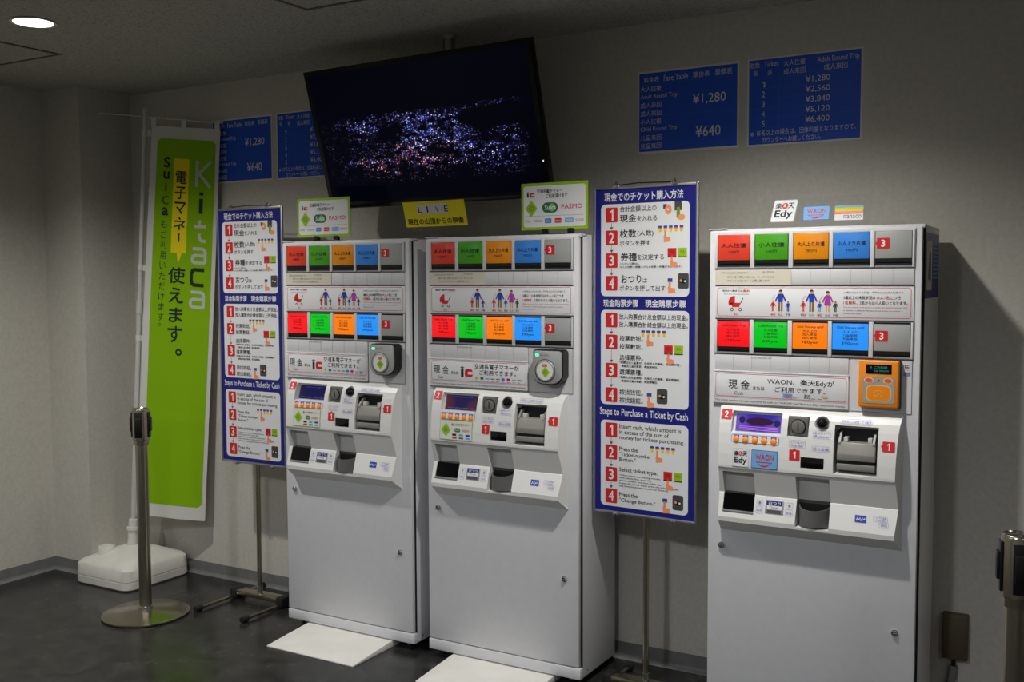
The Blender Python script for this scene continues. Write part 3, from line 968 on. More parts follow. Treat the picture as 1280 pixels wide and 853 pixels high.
    g.lathe((0.309, -0.034, 1.023), [(0.021, 0), (0.021, 0.005), (0.019, 0.006), (0.0, 0.006)], M_grey, axis=(0, -1, 0))
    g.lathe((0.309, -0.0385, 1.023), [(0.021, 0), (0.023, 0.0002), (0.024, -0.004)], M_vdark, axis=(0, -1, 0))
    g.box(0.3072, 0.3108, -0.0405, -0.036, 1.010, 1.036, M_vdark)
    o = g.build('coin_slot', unit); o['label'] = 'dark grey coin slot block'
    # return lever: black ball
    g = G()
    pr = [(0.019 * math.cos(a), 0.019 * math.sin(a)) for a in [math.pi / 2 * k / 8 for k in range(9)]]
    g.lathe((0.382, -0.028, 1.037), [(0.009, -0.014), (0.012, -0.006)] + pr, M_gloss, n=24, axis=(0.25, -1, -0.1))
    o = g.build('return_knob', unit); o['label'] = 'round black return knob'
    g = G().box(0.3228, 0.3932, -0.0535, -0.040, 0.8958, 0.9292, M_gloss, 0.0015)
    o = g.build('amount_window', unit); o['label'] = 'small black amount window'
    # bill acceptor
    g = G()
    g.box(0.430, 0.5475, -0.0035, 0.004, 0.899, 1.024, M_vdark)
    g.box(0.430, 0.4325, -0.034, 0.0, 0.897, 1.020, M_vdark).box(0.545, 0.5475, -0.034, 0.0, 0.897, 1.020, M_vdark)
    g.prism([(-0.004, 0.985), (-0.040, 0.985), (-0.052, 0.950), (-0.052, 0.930), (-0.004, 0.930)], 0.432, 0.545, mat('acceptor_grey', (142, 140, 134), .4), axis='x', bev=0.002)
    g.box(0.434, 0.543, -0.045, -0.004, 0.918, 0.931, M_vdark)
    g.prism([(-0.004, 0.919), (-0.054, 0.919), (-0.053, 0.900), (-0.004, 0.898)], 0.432, 0.545, _mats['acceptor_grey'], axis='x', bev=0.002)
    for u in (0.434, 0.536):
        g.prism([(-0.004, 1.015), (-0.020, 1.012), (-0.044, 0.985), (-0.044, 0.978), (-0.004, 0.978)], u, u + 0.007, _mats['acceptor_grey'], axis='x')
    for u in (0.448, 0.520):
        g.box(u, u + 0.012, -0.030, -0.004, 0.985, 1.000, mat('guide_white', (205, 205, 200), .4), 0.001)
    o = g.build('banknote_slot', unit); o['label'] = 'grey banknote slot in a dark recess'
    # change cup
    g = G().box(0.3085, 0.4085, -0.0135, -0.006, 0.709, 0.786, M_dgrey)
    g.box(0.312, 0.405, -0.0145, -0.008, 0.712, 0.778, M_vdark)
    nn = 22; cx, cy_ = 0.3585, -0.012
    rx, ry = 0.0485, 0.048
    ring_o = [(cx - rx * math.cos(math.pi * k / nn), cy_ - ry * math.sin(math.pi * k / nn)) for k in range(nn + 1)]
    ring_i = [(cx - (rx - .003) * math.cos(math.pi * k / nn), cy_ - (ry - .003) * math.sin(math.pi * k / nn)) for k in range(nn + 1)]
    vs, fs = [], []
    for k in range(nn + 1):
        a, c = ring_o[k], ring_i[k]
        zt = 0.772 - 0.010 * math.sin(math.pi * k / nn)
        vs += [(a[0], a[1], 0.709), (a[0], a[1], zt), (c[0], c[1], zt), (c[0], c[1], 0.714)]
    for k in range(nn):
        for j in range(3):
            fs.append((4 * k + j, 4 * (k + 1) + j, 4 * (k + 1) + j + 1, 4 * k + j + 1))
    M_cup = mat('cup_grey', (104, 103, 101), .4)
    g.add(vs, fs, M_cup, True)
    g.add([v for v in vs[0::4]], [tuple(range(nn + 1))], M_cup); g.add([v for v in vs[3::4]], [tuple(range(nn + 1))], M_vdark)
    o = g.build('change_cup', unit); o['label'] = 'rounded dark grey change cup'
    # ticket outlet
    g = G()
    g.box(0.069, 0.170, -0.012, -0.003, 0.729, 0.790, M_vdark)
    g.prism([(-0.008, 0.790), (-0.030, 0.789), (-0.046, 0.738), (-0.010, 0.738)], 0.070, 0.169, M_gloss, axis='x')
    g.box(0.068, 0.171, -0.052, -0.012, 0.7285, 0.735, M_silver, 0.001)
    o = g.build('ticket_outlet', unit); o['label'] = 'black ticket outlet with a silver lip'
    # change button
    g = G()
    g.mp = unit_mp(0, dT, 0.0)
    g.prism([(-dT(0.779) - .0022, 0.779), (-dT(0.737) - .0022, 0.737), (-dT(0.737) + .004, 0.737), (-dT(0.779) + .004, 0.779)], 0.208, 0.267, M_silver, axis='x', bev=0.001)
    g.mp = unit_mp(0, dT, 0.0024)
    g.rect(0.212, 0.263, 0.763, 0.777, M_navy, 1); g.text('おつり', 0.218, 0.257, 0.765, 0.775, M_paper, 2, 0.01)
    g.rect(0.214, 0.261, 0.751, 0.762, M_paper, 1); g.text('Change', 0.222, 0.252, 0.753, 0.760, M_ink, 2)
    g.rect(0.215, 0.260, 0.739, 0.749, M_dgrey, 1)
    o = g.build('change_button', unit); o['label'] = 'silver change button under a navy label'
    return t

def screen_mat(name, kind):
    if name in _mats:
        return _mats[name]
    m = mat(name, (20, 20, 50), 0.12)
    L = m.node_tree.links
    b = m.node_tree.nodes['Principled BSDF']
    tc = N(m, 'ShaderNodeTexCoord')
    no = N(m, 'ShaderNodeTexNoise'); no.inputs['Scale'].default_value = 9; no.inputs['Detail'].default_value = 1
    L.new(tc.outputs['Object'], no.inputs['Vector'])
    cr = N(m, 'ShaderNodeValToRGB')
    e = cr.color_ramp.elements
    cs = {'cash': ((70, 60, 200), (150, 120, 240), .55), 'transit': ((60, 50, 110), (150, 74, 54), .30), 'far': ((34, 34, 110), (60, 44, 90), .30)}[kind]  # transit: reddish tone paints a reflection into the screen glow
    e[0].position, e[1].position = 0.35, 0.6
    e[0].color = (*[lin(c) for c in cs[0]], 1); e[1].color = (*[lin(c) for c in cs[1]], 1)
    L.new(no.outputs['Fac'], cr.inputs['Fac'])
    L.new(cr.outputs['Color'], b.inputs['Emission Color'])
    b.inputs['Emission Strength'].default_value = cs[2]
    return m

m_mid = build_machine('transit')
m_mid['label'] = 'white ticket machine in the middle, silver card reader, dark reddish screen'
m_right = build_machine('cash')
m_right['label'] = 'white ticket machine with the orange card reader, nearest on the right'
m_far = copy_tree(m_mid)
m_far.location.x = MX['far']
m_far['label'] = 'white ticket machine furthest left, dark blue screen, beside the left poster stand'
far_screen = screen_mat('navy_screen', 'far')
for ch in m_far.children:
    for c2 in ch.children:
        if c2.name.startswith('display_screen'):
            c2.data = c2.data.copy()
            c2.data.materials[0] = far_screen
for o in (m_far, m_mid, m_right):
    o['group'] = 'ticket machines along the wall'

# notice pasted on the right side of the nearest machine
g = G().plane((MW, 0.020, 1.428), (0, 1, 0), (0, 0, 1))
g.layer = 0.0006
g.rect(0.0, 0.27, 0.0, 0.20, M_navy, 1)
g.rect(0.02, 0.125, 0.025, 0.175, M_cream, 2)
g.poly([(0.045, 0.06), (0.105, 0.05), (0.10, 0.14), (0.07, 0.15)], M_inkg, 3)
for k in range(9):
    g.rect(0.15, 0.25, 0.06 + k * 0.013, 0.066 + k * 0.013, M_lblue, 2)
o = g.build('side_notice', m_right)
o['label'] = 'navy notice with a pale picture on the side'

# ------------------------------------------------------------------ white boards under the machines
def wedge(x, label):
    g = G()
    g.prism([(-0.612, 0.0), (-0.612, 0.006), (-0.372, 0.026), (-0.13, 0.026), (-0.13, 0.0)], 0.0, 0.447, M_floorplate, axis='x', bev=0.0015)
    # notch the corners of the prism so the machine's feet stand clear
    o = g.build('floor_board', None, (x, 0, 0))
    tag(o, label, 'floor board', 'white boards under the ticket machines')
wedge(-0.444, 'white sloping board on the floor under the furthest-left ticket machine')
wedge(0.298, 'white sloping board on the floor under the middle ticket machine')

# ------------------------------------------------------------------ card signs on top of the machines
def card_sign(x, y, w_, h_, label, tilt, yaw=0.0):
    t = thing('card_payment_sign', label, 'counter sign', (x, y, MH + 0.002), yaw, 'card signs on top of the machines')
    mx = Matrix.Translation((0, 0, 0.018)) @ Matrix.Rotation(tilt, 4, 'Y')
    g = G()
    g.box(-0.062, 0.082, -0.012, 0.09, 0.0, 0.004, M_black, 0.001)
    for u in (-0.05, 0.055):
        g.box(u, u + 0.024, -0.007, 0.008, 0.003, 0.022, M_black, 0.002)
    o = g.build('black_clip_foot', t)
    g = G().box(-0.024, 0.052, -0.005, 0.004, 0.004, 0.020, M_clear, 0.001)
    g.box(-w_ / 2 - .003, w_ / 2 + .004, 0.001, 0.004, -0.006, h_ + .004, M_clear, 0, 2, mx)
    o = g.build('acrylic_holder', t); o['label'] = 'clear acrylic holder'
    g = G().box(-w_ / 2, w_ / 2, -0.002, 0.0, 0, h_, M_limed, 0, 2, mx)
    R3 = mx.to_3x3()
    org = mx @ Vector((-w_ / 2, -0.002, 0))
    g.plane(org, R3 @ Vector((1, 0, 0)), R3 @ Vector((0, 0, 1)))
    W, H = w_, h_
    g.rrect(0, W, 0, H, W * .01, M_lime, 1)
    g.rrect(W * .035, W * .965, H * .06, H * .94, W * .035, M_paper, 2)
    ic_logo(g, W * .085, W * .20, H * .70, H * .82, 3)
    g.text('交通系電子マネー', W * .24, W * .62, H * .78, H * .87, M_ink, 3, 0.015)
    g.text('ご利用頂けます', W * .38, W * .70, H * .67, H * .76, M_ink, 3, 0.015)
    diamond_logo(g, W * .155, H * .46, W * .092, 3)
    g.rrect(W * .32, W * .56, H * .36, H * .58, H * .11, M_green, 3)
    g.disc(W * .47, H * .47, H * .085, mat('pill_pale', (120, 190, 120), .5), 4)
    g.text('Suica', W * .36, W * .53, H * .42, H * .53, M_paper, 5, 0.02)
    g.text('PASMO', W * .61, W * .92, H * .43, H * .53, M_pink, 3, 0.02)
    g.rect(W * .06, W * .94, H * .295, H * .30, M_inkg, 3)
    for k, (m, ww) in enumerate(((M_inkg, .08), (M_ink, .13), (mat('mini_blue', (30, 130, 200), .5), .10), (M_red, .10), (M_lblue, .13), (M_inkg, .12))):
        u = (.06, .19, .36, .51, .66, .82)[k] * W
        if k in (2, 3, 4):
            g.rrect(u, u + ww * W, H * .14, H * .24, H * .02, m, 3)
            g.text(('ICOCA', 'nimoca', 'manaca')[k - 2], u + ww * W * .12, u + ww * W * .88, H * .165, H * .215, M_paper, 4)
        else:
            g.text(('PiTaPa', '', '', '', '', 'SUGOCA')[k] or 'TOICA', u, u + ww * W, H * .165, H * .215, m, 3)
    g.build('printed_card', t)
    return t
card_sign(-0.345, -0.335, 0.283, 0.160, 'lime-bordered card payment sign on top of the furthest-left ticket machine', 0.0)
card_sign(0.738, -0.335, 0.272, 0.170, 'lime-bordered card payment sign on top of the middle ticket machine', 0.0)

# clear plastic sign holder with three logo stickers on the right machine
t = thing('acrylic_logo_stand', 'clear acrylic stand with three logo stickers on top of the right ticket machine', 'counter sign', (MX['cash'], -0.34, MH + 0.003))
mx = Matrix.Rotation(-0.18, 4, 'X')
g = G().box(0.165, 0.505, -0.0015, 0.0015, 0.0, 0.098, M_clear, 0, 2, mx)
g.box(0.165, 0.505, -0.002, 0.045, 0.0, 0.003, M_clear)
g.build('clear_panel', t)
R3 = mx.to_3x3()
for fn, u0, u1, v0, v1, lb in ((edy_logo, 0.199, 0.275, 0.018, 0.090, 'white square logo sticker'), (waon_logo, 0.2985, 0.382, 0.021, 0.066, 'light blue logo sticker'),
                               (nanaco_logo, 0.3975, 0.4835, 0.018, 0.065, 'striped logo sticker')):
    g = G(); g.plane(mx @ Vector((0, -0.0017, 0)), R3 @ Vector((1, 0, 0)), R3 @ Vector((0, 0, 1)))
    if fn is edy_logo:
        g.mp = (lambda f0: (lambda a, b, off: f0(a + (b - 0.05) * 0.16, b, off)))(g.mp)
    fn(g, u0, u1, v0, v1)
    o = g.build('logo_sticker', t); o['label'] = lb

# ------------------------------------------------------------------ instruction poster stands
BW, BH = 0.386, 1.151
def hand(g, u, v, k, up=True):
    """printed pointing hand, finger tip at (u, v)"""
    g.poly([(u - .006 * k, v), (u + .003 * k, v), (u + .004 * k, v - .022 * k), (u - .008 * k, v - .022 * k)][::-1], M_skin, 4)
    g.poly([(u - .010 * k, v - .020 * k), (u + .024 * k, v - .026 * k), (u + .026 * k, v - .044 * k), (u - .008 * k, v - .048 * k)][::-1], M_skin, 4)
    g.disc(u - .001 * k, v, .0048 * k, M_skin, 4, 10)
def print_poster(g):
    """g.mp maps (0..BW, 0..BH); layout fractions from the top"""
    def X(a): return a * BW
    def Y(b): return BH * (1 - b)
    def T(s, a0, a1, b0, b1, m=M_ink, bold=0.0, lay=3, align=None):
        g.text(s, X(a0), X(a1), Y(b1), Y(b0), m, lay, max(bold, 0.013), align=align)
    g.rect(0, BW, 0, BH, M_navy, 1)
    T('現金でのチケット購入方法', .09, .88, .010, .037, M_paper, .02)
    T('现金购票步骤', .08, .44, .337, .361, M_paper, .02); T('現金購票步驟', .51, .91, .337, .361, M_paper, .02)
    T('Steps to Purchase a Ticket by Cash', .045, .935, .675, .705, M_paper, .012)
    pans = ((.045, .328), (.370, .665), (.714, .985))
    for b0, b1 in pans:
        g.rrect(X(.055), X(.94), Y(b1), Y(b0), X(.045), M_paper, 2)
    nums = ((.055, .125, .195, .265), (.379, .447, .535, .612), (.722, .792, .862, .930))
    for col in nums:
        for k, b in enumerate(col):
            g.rrect(X(.105), X(.228), Y(b + .0455), Y(b), X(.012), M_red, 3)
            T(str(k + 1), .140, .194, b + .006, b + .0395, M_paper, .025, 4, 'c')
            if k < 3:
                nb = col[k + 1]
                g.line((X(.166), Y(b + .0475)), (X(.166), Y(nb - .006)), .0016, M_inkg, 3)
                g.poly([(X(.147), Y(nb - .010)), (X(.166), Y(nb - .001)), (X(.185), Y(nb - .010))][::1], M_inkg, 3)
    # panel 1
    T('合計金額以上の', .25, .62, .052, .070); T('現金', .25, .42, .078, .102, bold=.02); T('を入れる', .425, .625, .083, .100)
    T('枚数', .25, .42, .123, .149, bold=.02); T('(人数)', .43, .59, .127, .147); T('ボタンを押す', .25, .56, .157, .174)
    T('券種', .26, .425, .194, .220, bold=.02); T('を決定する', .43, .695, .200, .217)
    T('小人がいる場合は、', .25, .45, .2245, .232); T('大人の枚数→券種→小人の枚数→券種ボタンを押す。', .25, .87, .2345, .242)
    T('おつり', .265, .47, .262, .288, bold=.02); T('は', .475, .53, .272, .286); T('ボタンを押して出す', .25, .71, .2945, .3115)
    # panel 2
    T('放入购票合计总金额以上的现金。', .245, .93, .382, .399); T('放入購票合計總金額以上的現金。', .245, .93, .406, .423)
    T('按票数钮。', .25, .49, .449, .466); T('按票數鈕。', .25, .49, .474, .491)
    T('选择票种。', .25, .49, .508, .525); T('選擇票種。', .25, .49, .553, .570)
    T('*购票包括儿童票时，先按成人的票数，再按票种钮，', .25, .86, .528, .536); T('接着按儿童的票数，再按票种钮。', .27, .64, .539, .547)
    T('*購票包括兒童票時，先按成人的票數，再按票種鈕，', .25, .86, .574, .582); T('接著按兒童的票數，再按票種鈕。', .27, .64, .585, .593)
    T('按找钱钮。', .25, .49, .615, .632); T('按找錢鈕。', .25, .49, .640, .657)
    # panel 3
    T('Insert cash, which amount is', .25, .87, .724, .740); T('in excess of the sum of', .25, .75, .742, .755); T('money for tickets purchasing.', .25, .90, .759, .775)
    T('Press the', .25, .44, .795, .808); T('"Ticket-number', .25, .58, .812, .824); T('Button."', .25, .42, .828, .840)
    T('Select ticket type.', .25, .64, .860, .876)
    for k, s in enumerate(('*When tickets purchasing includes', 'child tickets, first, press the', 'ticket-number, and then ticket-type', 'button for adults. Next, press the ticket-number,', 'and then ticket-type button for children.')):
        T(s, .25, (.67, .58, .69, .85, .75)[k], .881 + k * .0085, .8875 + k * .0085)
    T('Press the', .25, .44, .938, .951); T('"Change Button."', .25, .62, .956, .971)
    # icons
    def five(a, b):
        for k in range(5):
            u, v = X(a + k * .052), Y(b)
            g.rect(u - .007, u + .007, v, v + .007, M_blue, 3); g.rect(u - .007, u + .007, v - .004, v, M_org, 3)
            g.disc(u, v - .010, .0058, M_yellow, 3, 10)
        hand(g, X(a + .055), Y(b + .012), 0.75)
    def two(a, b):
        g.rect(X(a), X(a + .085), Y(b + .026), Y(b), M_red, 3); g.rect(X(a), X(a + .085), Y(b + .028), Y(b + .025), M_ink, 4)
        g.rect(X(a + .10), X(a + .185), Y(b + .026), Y(b), M_lime, 3); g.rect(X(a + .10), X(a + .185), Y(b + .028), Y(b + .025), M_ink, 4)
        T('大人', a + .02, a + .065, b + .006, b + .014, M_ink, 0, 4); T('小人', a + .12, a + .165, b + .006, b + .014, M_ink, 0, 4)
        hand(g, X(a + .045), Y(b + .026), 0.75)
    def cup(a, b):
        g.rrect(X(a), X(a + .105), Y(b + .046), Y(b), X(.018), M_dgrey, 3); g.disc(X(a + .052), Y(b + .024), X(.034), M_vdark, 4, 14, X(.022))
        g.disc(X(a + .032), Y(b + .022), .005, M_skin, 5, 8); g.disc(X(a + .07), Y(b + .024), .004, M_paper, 5, 8)
        u, v = X(a - .075), Y(b + .022)
        g.rect(u - .009, u + .009, v, v + .008, M_blue, 3); g.rect(u - .009, u + .009, v - .005, v, M_inkg, 3)
        hand(g, u, v - .006, 0.8)
    # cash into the slots
    g.rect(X(.685), X(.72), Y(.066), Y(.052), M_dgrey, 3); g.disc(X(.735), Y(.068), .013, M_skin, 4, 14, .017); g.disc(X(.733), Y(.068), .004, M_paper, 5, 8)
    g.rect(X(.795), X(.865), Y(.072), Y(.045), M_dgrey, 3); g.rect(X(.815), X(.848), Y(.094), Y(.062), M_limed, 4); g.disc(X(.862), Y(.092), .014, M_skin, 5, 14, .010)
    five(.655, .122); two(.73, .183); cup(.83, .258)
    five(.49, .437); two(.70, .474); cup(.63, .607)
    five(.585, .79); two(.70, .858); cup(.79, .926)

def poster_stand(cx, cy, zc, yaw, label, spread):
    t = thing('poster_stand', label, 'sign stand', (cx, cy, 0), yaw, 'poster stands between the ticket machines')
    z0, z1 = zc - BH / 2, zc + BH / 2
    # framed poster
    g = G()
    fw, fd = 0.009, 0.012
    for a in ((-BW / 2 - fw, -BW / 2, z0 - fw, z1 + fw), (BW / 2, BW / 2 + fw, z0 - fw, z1 + fw), (-BW / 2, BW / 2, z0 - fw, z0), (-BW / 2, BW / 2, z1, z1 + fw)):
        g.box(a[0], a[1], -fd / 2, fd / 2, a[2], a[3], M_alu, 0.0015)
    g.box(-BW / 2, BW / 2, -0.001, fd / 2, z0, z1, M_grey)
    g.build('frame', t)
    g = G(); g.layer = 0.0003
    g.plane((-BW / 2, -0.002, z0)); print_poster(g)
    o = g.build('printed_poster', t); o['label'] = 'navy instruction poster with white step panels'
    # clips
    for u in (-0.11, 0.115):
        G().box(u - .012, u + .012, -0.009, 0.012, z1 + fw - .004, z1 + fw + .010, M_chrome, 0.002).cyl((u, -.004, z1 + fw + .008), (u, -.004, z1 + fw + .018), .004, M_chrome, n=10).build('clip', t)
        G().box(u - .010, u + .010, -0.009, 0.012, z0 - fw - .008, z0 - fw + .004, M_chrome, 0.002).build('clip', t)
    g = G().cyl((0, 0.02, 0.045), (0, 0.02, z1 - 0.02), 0.011, M_steel).cyl((0, 0.02, 0.050), (0, 0.02, 0.075), 0.0135, M_chrome)
    g.box(-0.12, 0.12, 0.008, 0.016, z1 - 0.06, z1 - 0.04, M_steel).box(-0.12, 0.12, 0.008, 0.016, z0 + 0.04, z0 + 0.06, M_steel)
    g.tube([(-0.11, 0.012, z1 + 0.016), (-.03, 0.012, z1 + .020), (0.115, 0.012, z1 + 0.016)], 0.002, M_black)
    g.build('pole', t)
    # H shaped foot
    g = G().box(-spread + 0.004, spread - 0.004, -0.008, 0.048, 0.022, 0.046, M_steel, 0.004)
    g.build('cross_bar', t)
    for sx in (-spread, spread):
        g = G().cyl((sx, -0.215, 0.014), (sx, 0.185, 0.014), 0.007, M_steel, n=14)
        g.build('floor_bar', t)
        G().cyl((sx, -0.238, 0.014), (sx, -0.200, 0.014), 0.013, M_rubber, n=16).build('rubber_cap', t)
        G().cyl((sx, 0.165, 0.014), (sx, 0.190, 0.014), 0.013, M_rubber, n=16).build('rubber_cap', t)
        G().box(sx - 0.020, sx + 0.020, -0.012, 0.052, 0.002, 0.050, M_rubber, 0.008).build('bar_joint', t)
    return t
poster_stand(-0.882, -0.217, 1.233, -0.012, 'navy instruction poster on a stand, left of all the ticket machines', 0.145)
poster_stand(1.075, -0.30, 1.231, -0.061, 'navy instruction poster on a stand, between the middle and right ticket machines', 0.145)

# ------------------------------------------------------------------ television
TVK = 1.1 / 1.05
TVW, TVH = 1.1, 1.1 * 0.525
TVC = Vector((0.1248, -0.2980, 2.0721))
t = thing('wall_television', 'large tilted black television showing a night city, hung from the ceiling', 'television', TVC)
yaw, tilt, roll = -0.0394, 0.2722, -0.0031
rv = Vector((math.cos(yaw), math.sin(yaw), 0)); n0 = Vector((math.sin(yaw), -math.cos(yaw), 0))
uv = Vector((0, 0, 1)) * math.cos(tilt) + n0 * math.sin(tilt)
rv, uv = rv * math.cos(roll) - uv * math.sin(roll), uv * math.cos(roll) + rv * math.sin(roll)
nv = rv.cross(uv)
TV = Matrix(((rv.x, -nv.x, uv.x, 0), (rv.y, -nv.y, uv.y, 0), (rv.z, -nv.z, uv.z, 0), (0, 0, 0, 1)))   # local x right, y away, z up
M_bez = mat('tv_bezel', (8, 8, 9), 0.35, spec=0.3)
g = G().box(-TVW / 2, TVW / 2, 0.0, 0.035, -TVH / 2, TVH / 2, M_bez, 0.003, 2, TV)
g.box(-TVW / 2 + .14, TVW / 2 - .14, 0.03, 0.075, -TVH / 2 + .06, 0.05, M_black, 0.01, 2, TV)
g.build('television_body', t)
def city_mat():
    m = mat('night_city_picture', (1, 1, 2), 0.15, 0, 0.06)
    L = m.node_tree.links
    nt = m.node_tree
    b = nt.nodes['Principled BSDF']
    uvn = N(m, 'ShaderNodeUVMap'); uvn.uv_map = 'UVMap'
    sx = N(m, 'ShaderNodeSeparateXYZ'); L.new(uvn.outputs['UV'], sx.inputs['Vector'])
    def math_(op, a, b_=None, c=None, clamp=False):
        n = N(m, 'ShaderNodeMath', operation=op); n.use_clamp = clamp
        for k, x in enumerate((a, b_, c)):
            if x is None: continue
            if isinstance(x, (int, float)): n.inputs[k].default_value = x
            else: L.new(x, n.inputs[k])
        return n.outputs[0]
    U, V = sx.outputs['X'], sx.outputs['Y']
    def smooth(x, a, b_):
        n = N(m, 'ShaderNodeMapRange'); n.interpolation_type = 'SMOOTHSTEP'
        L.new(x, n.inputs['Value']); n.inputs['From Min'].default_value = a; n.inputs['From Max'].default_value = b_
        return n.outputs['Result']
    # land: below the far shore, above the near hills, with a dark bay on the right
    shore = math_('ADD', 0.655, math_('MULTIPLY', U, 0.02))
    top = smooth(math_('SUBTRACT', shore, V), -0.005, 0.07)
    bot = smooth(math_('SUBTRACT', V, math_('ADD', 0.12, math_('MULTIPLY', U, -0.01))), 0.0, 0.22)
    left = smooth(U, 0.0, 0.25)
    right = smooth(math_('SUBTRACT', 1.0, U), 0.03, 0.12)
    def ell(cx, cy, rx, ry):
        a = math_('DIVIDE', math_('SUBTRACT', U, cx), rx); c = math_('DIVIDE', math_('SUBTRACT', V, cy), ry)
        return math_('ADD', math_('MULTIPLY', a, a), math_('MULTIPLY', c, c))
    bay = smooth(ell(0.86, 0.555, 0.21, 0.085), 0.75, 1.1)
    bay2 = smooth(ell(0.19, 0.43, 0.13, 0.11), 0.6, 1.3)
    land = math_('MULTIPLY', math_('MULTIPLY', math_('MULTIPLY', top, bot), math_('MULTIPLY', left, right)), math_('MULTIPLY', bay, math_('ADD', math_('MULTIPLY', bay2, 0.9), 0.1)))
    no = N(m, 'ShaderNodeTexNoise'); no.inputs['Scale'].default_value = 7; no.inputs['Detail'].default_value = 4
    L.new(uvn.outputs['UV'], no.inputs['Vector'])
    dens = smooth(no.outputs['Fac'], 0.36, 0.62)
    no2 = N(m, 'ShaderNodeTexNoise'); no2.inputs['Scale'].default_value = 26; no2.inputs['Detail'].default_value = 3
    L.new(uvn.outputs['UV'], no2.inputs['Vector'])
    dens = math_('MULTIPLY', dens, smooth(no2.outputs['Fac'], 0.40, 0.62))
    core = smooth(ell(0.42, 0.42, 0.34, 0.20), 1.4, 0.0)
    total = None
    for sc, rad, seed, keep in ((46, 0.34, 0.0, 0.62), (66, 0.40, 3.7, 0.60), (25, 0.20, 8.1, 0.66)):
        mp = N(m, 'ShaderNodeMapping'); mp.inputs['Location'].default_value = (seed, seed * 1.7, 0); mp.inputs['Scale'].default_value = (1.9, 1.25, 1)
        L.new(uvn.outputs['UV'], mp.inputs['Vector'])
        vo = N(m, 'ShaderNodeTexVoronoi'); vo.voronoi_dimensions = '2D'; vo.inputs['Scale'].default_value = sc
        L.new(mp.outputs['Vector'], vo.inputs['Vector'])
        spot = smooth(vo.outputs['Distance'], rad, rad * 0.25)
        sc2 = N(m, 'ShaderNodeSeparateColor'); L.new(vo.outputs['Color'], sc2.inputs['Color'])
        on = smooth(math_('ADD', sc2.outputs['Red'], math_('MULTIPLY', core, 0.22)), keep, keep + 0.3)
        on = math_('MULTIPLY', on, math_('MULTIPLY', sc2.outputs['Blue'], 1.3))
        hue = N(m, 'ShaderNodeValToRGB')
        e = hue.color_ramp.elements
        e[0].position = 0.0; e[0].color = (0.10, 0.14, 1.0, 1)
        e[1].position = 0.45; e[1].color = (0.30, 0.36, 1.0, 1)
        x = e.new(0.62); x.color = (0.9, 0.85, 1.0, 1)
        x = e.new(0.78); x.color = (1.0, 0.22, 0.08, 1)
        x = e.new(1.0); x.color = (0.7, 0.12, 0.10, 1)
        red = math_('ADD', math_('MULTIPLY', sc2.outputs['Green'], 0.66), math_('MULTIPLY', smooth(ell(0.42, 0.28, 0.30, 0.17), 1.3, 0.1), 0.36))
        L.new(red, hue.inputs['Fac'])
        amt = math_('MULTIPLY', math_('MULTIPLY', spot, on), math_('MULTIPLY', land, dens))
        mx_ = N(m, 'ShaderNodeVectorMath', operation='SCALE')
        L.new(hue.outputs['Color'], mx_.inputs[0]); L.new(amt, mx_.inputs['Scale'])
        if total is None: total = mx_.outputs[0]
        else:
            ad = N(m, 'ShaderNodeVectorMath', operation='ADD'); L.new(total, ad.inputs[0]); L.new(mx_.outputs[0], ad.inputs[1]); total = ad.outputs[0]
    # faint town glow and sky
    glow = N(m, 'ShaderNodeVectorMath', operation='SCALE'); glow.inputs[0].default_value = (0.006, 0.005, 0.022)
    L.new(math_('MULTIPLY', math_('MULTIPLY', land, dens), math_('ADD', core, 0.4)), glow.inputs['Scale'])
    ad = N(m, 'ShaderNodeVectorMath', operation='ADD'); L.new(total, ad.inputs[0]); L.new(glow.outputs[0], ad.inputs[1])
    ad2 = N(m, 'ShaderNodeVectorMath', operation='ADD'); L.new(ad.outputs[0], ad2.inputs[0]); ad2.inputs[1].default_value = (0.0002, 0.0002, 0.0012)
    L.new(ad2.outputs[0], b.inputs['Emission Color'])
    b.inputs['Emission Strength'].default_value = 2.6
    return m
g = G()
a, c = TVW / 2 - 0.022, TVH / 2 - 0.020
g.add([TV @ Vector(p) for p in ((-a, -0.0006, -c + .008), (a, -0.0006, -c + .008), (a, -0.0006, c), (-a, -0.0006, c))], [(0, 1, 2, 3)], city_mat())
scr = g.build('screen', t)
ul = scr.data.uv_layers.new(name='UVMap')
for k, q in enumerate(((0, 0), (1, 0), (1, 1), (0, 1))):
    ul.data[k].uv = q
scr['label'] = 'lit screen with a night view of a coastal city'
G().box(TVW / 2 - 0.016, TVW / 2 - 0.012, -0.001, 0.002, -0.155, -0.149, mat('led_white', (255, 255, 255), .4, emit=(235, 240, 255), strength=1.0), 0, 2, TV).build('power_light', t)
G().box(-TVW / 2 + .02, TVW / 2 - .02, -0.0008, 0.0, -TVH / 2 + .006, -TVH / 2 + .016, mat('tv_lower_strip', (26, 26, 30), .2), 0, 2, TV).build('lower_trim', t)
pz = CEIL - TVC.z
g = G().cyl((0.09, 0.072, 0.06), (0.09, 0.072, pz), 0.024, M_steel).cyl((0.09, 0.072, pz - 0.012), (0.09, 0.072, pz), 0.030, M_alu)
g.build('ceiling_pole', t)
g = G().box(0.0, 0.18, 0.033, 0.060, -0.02, 0.14, M_black, 0.004, 2, TV)
g.box(0.055, 0.125, 0.03, 0.10, 0.04, 0.10, M_black, 0.004)
g.build('mount_bracket', t)

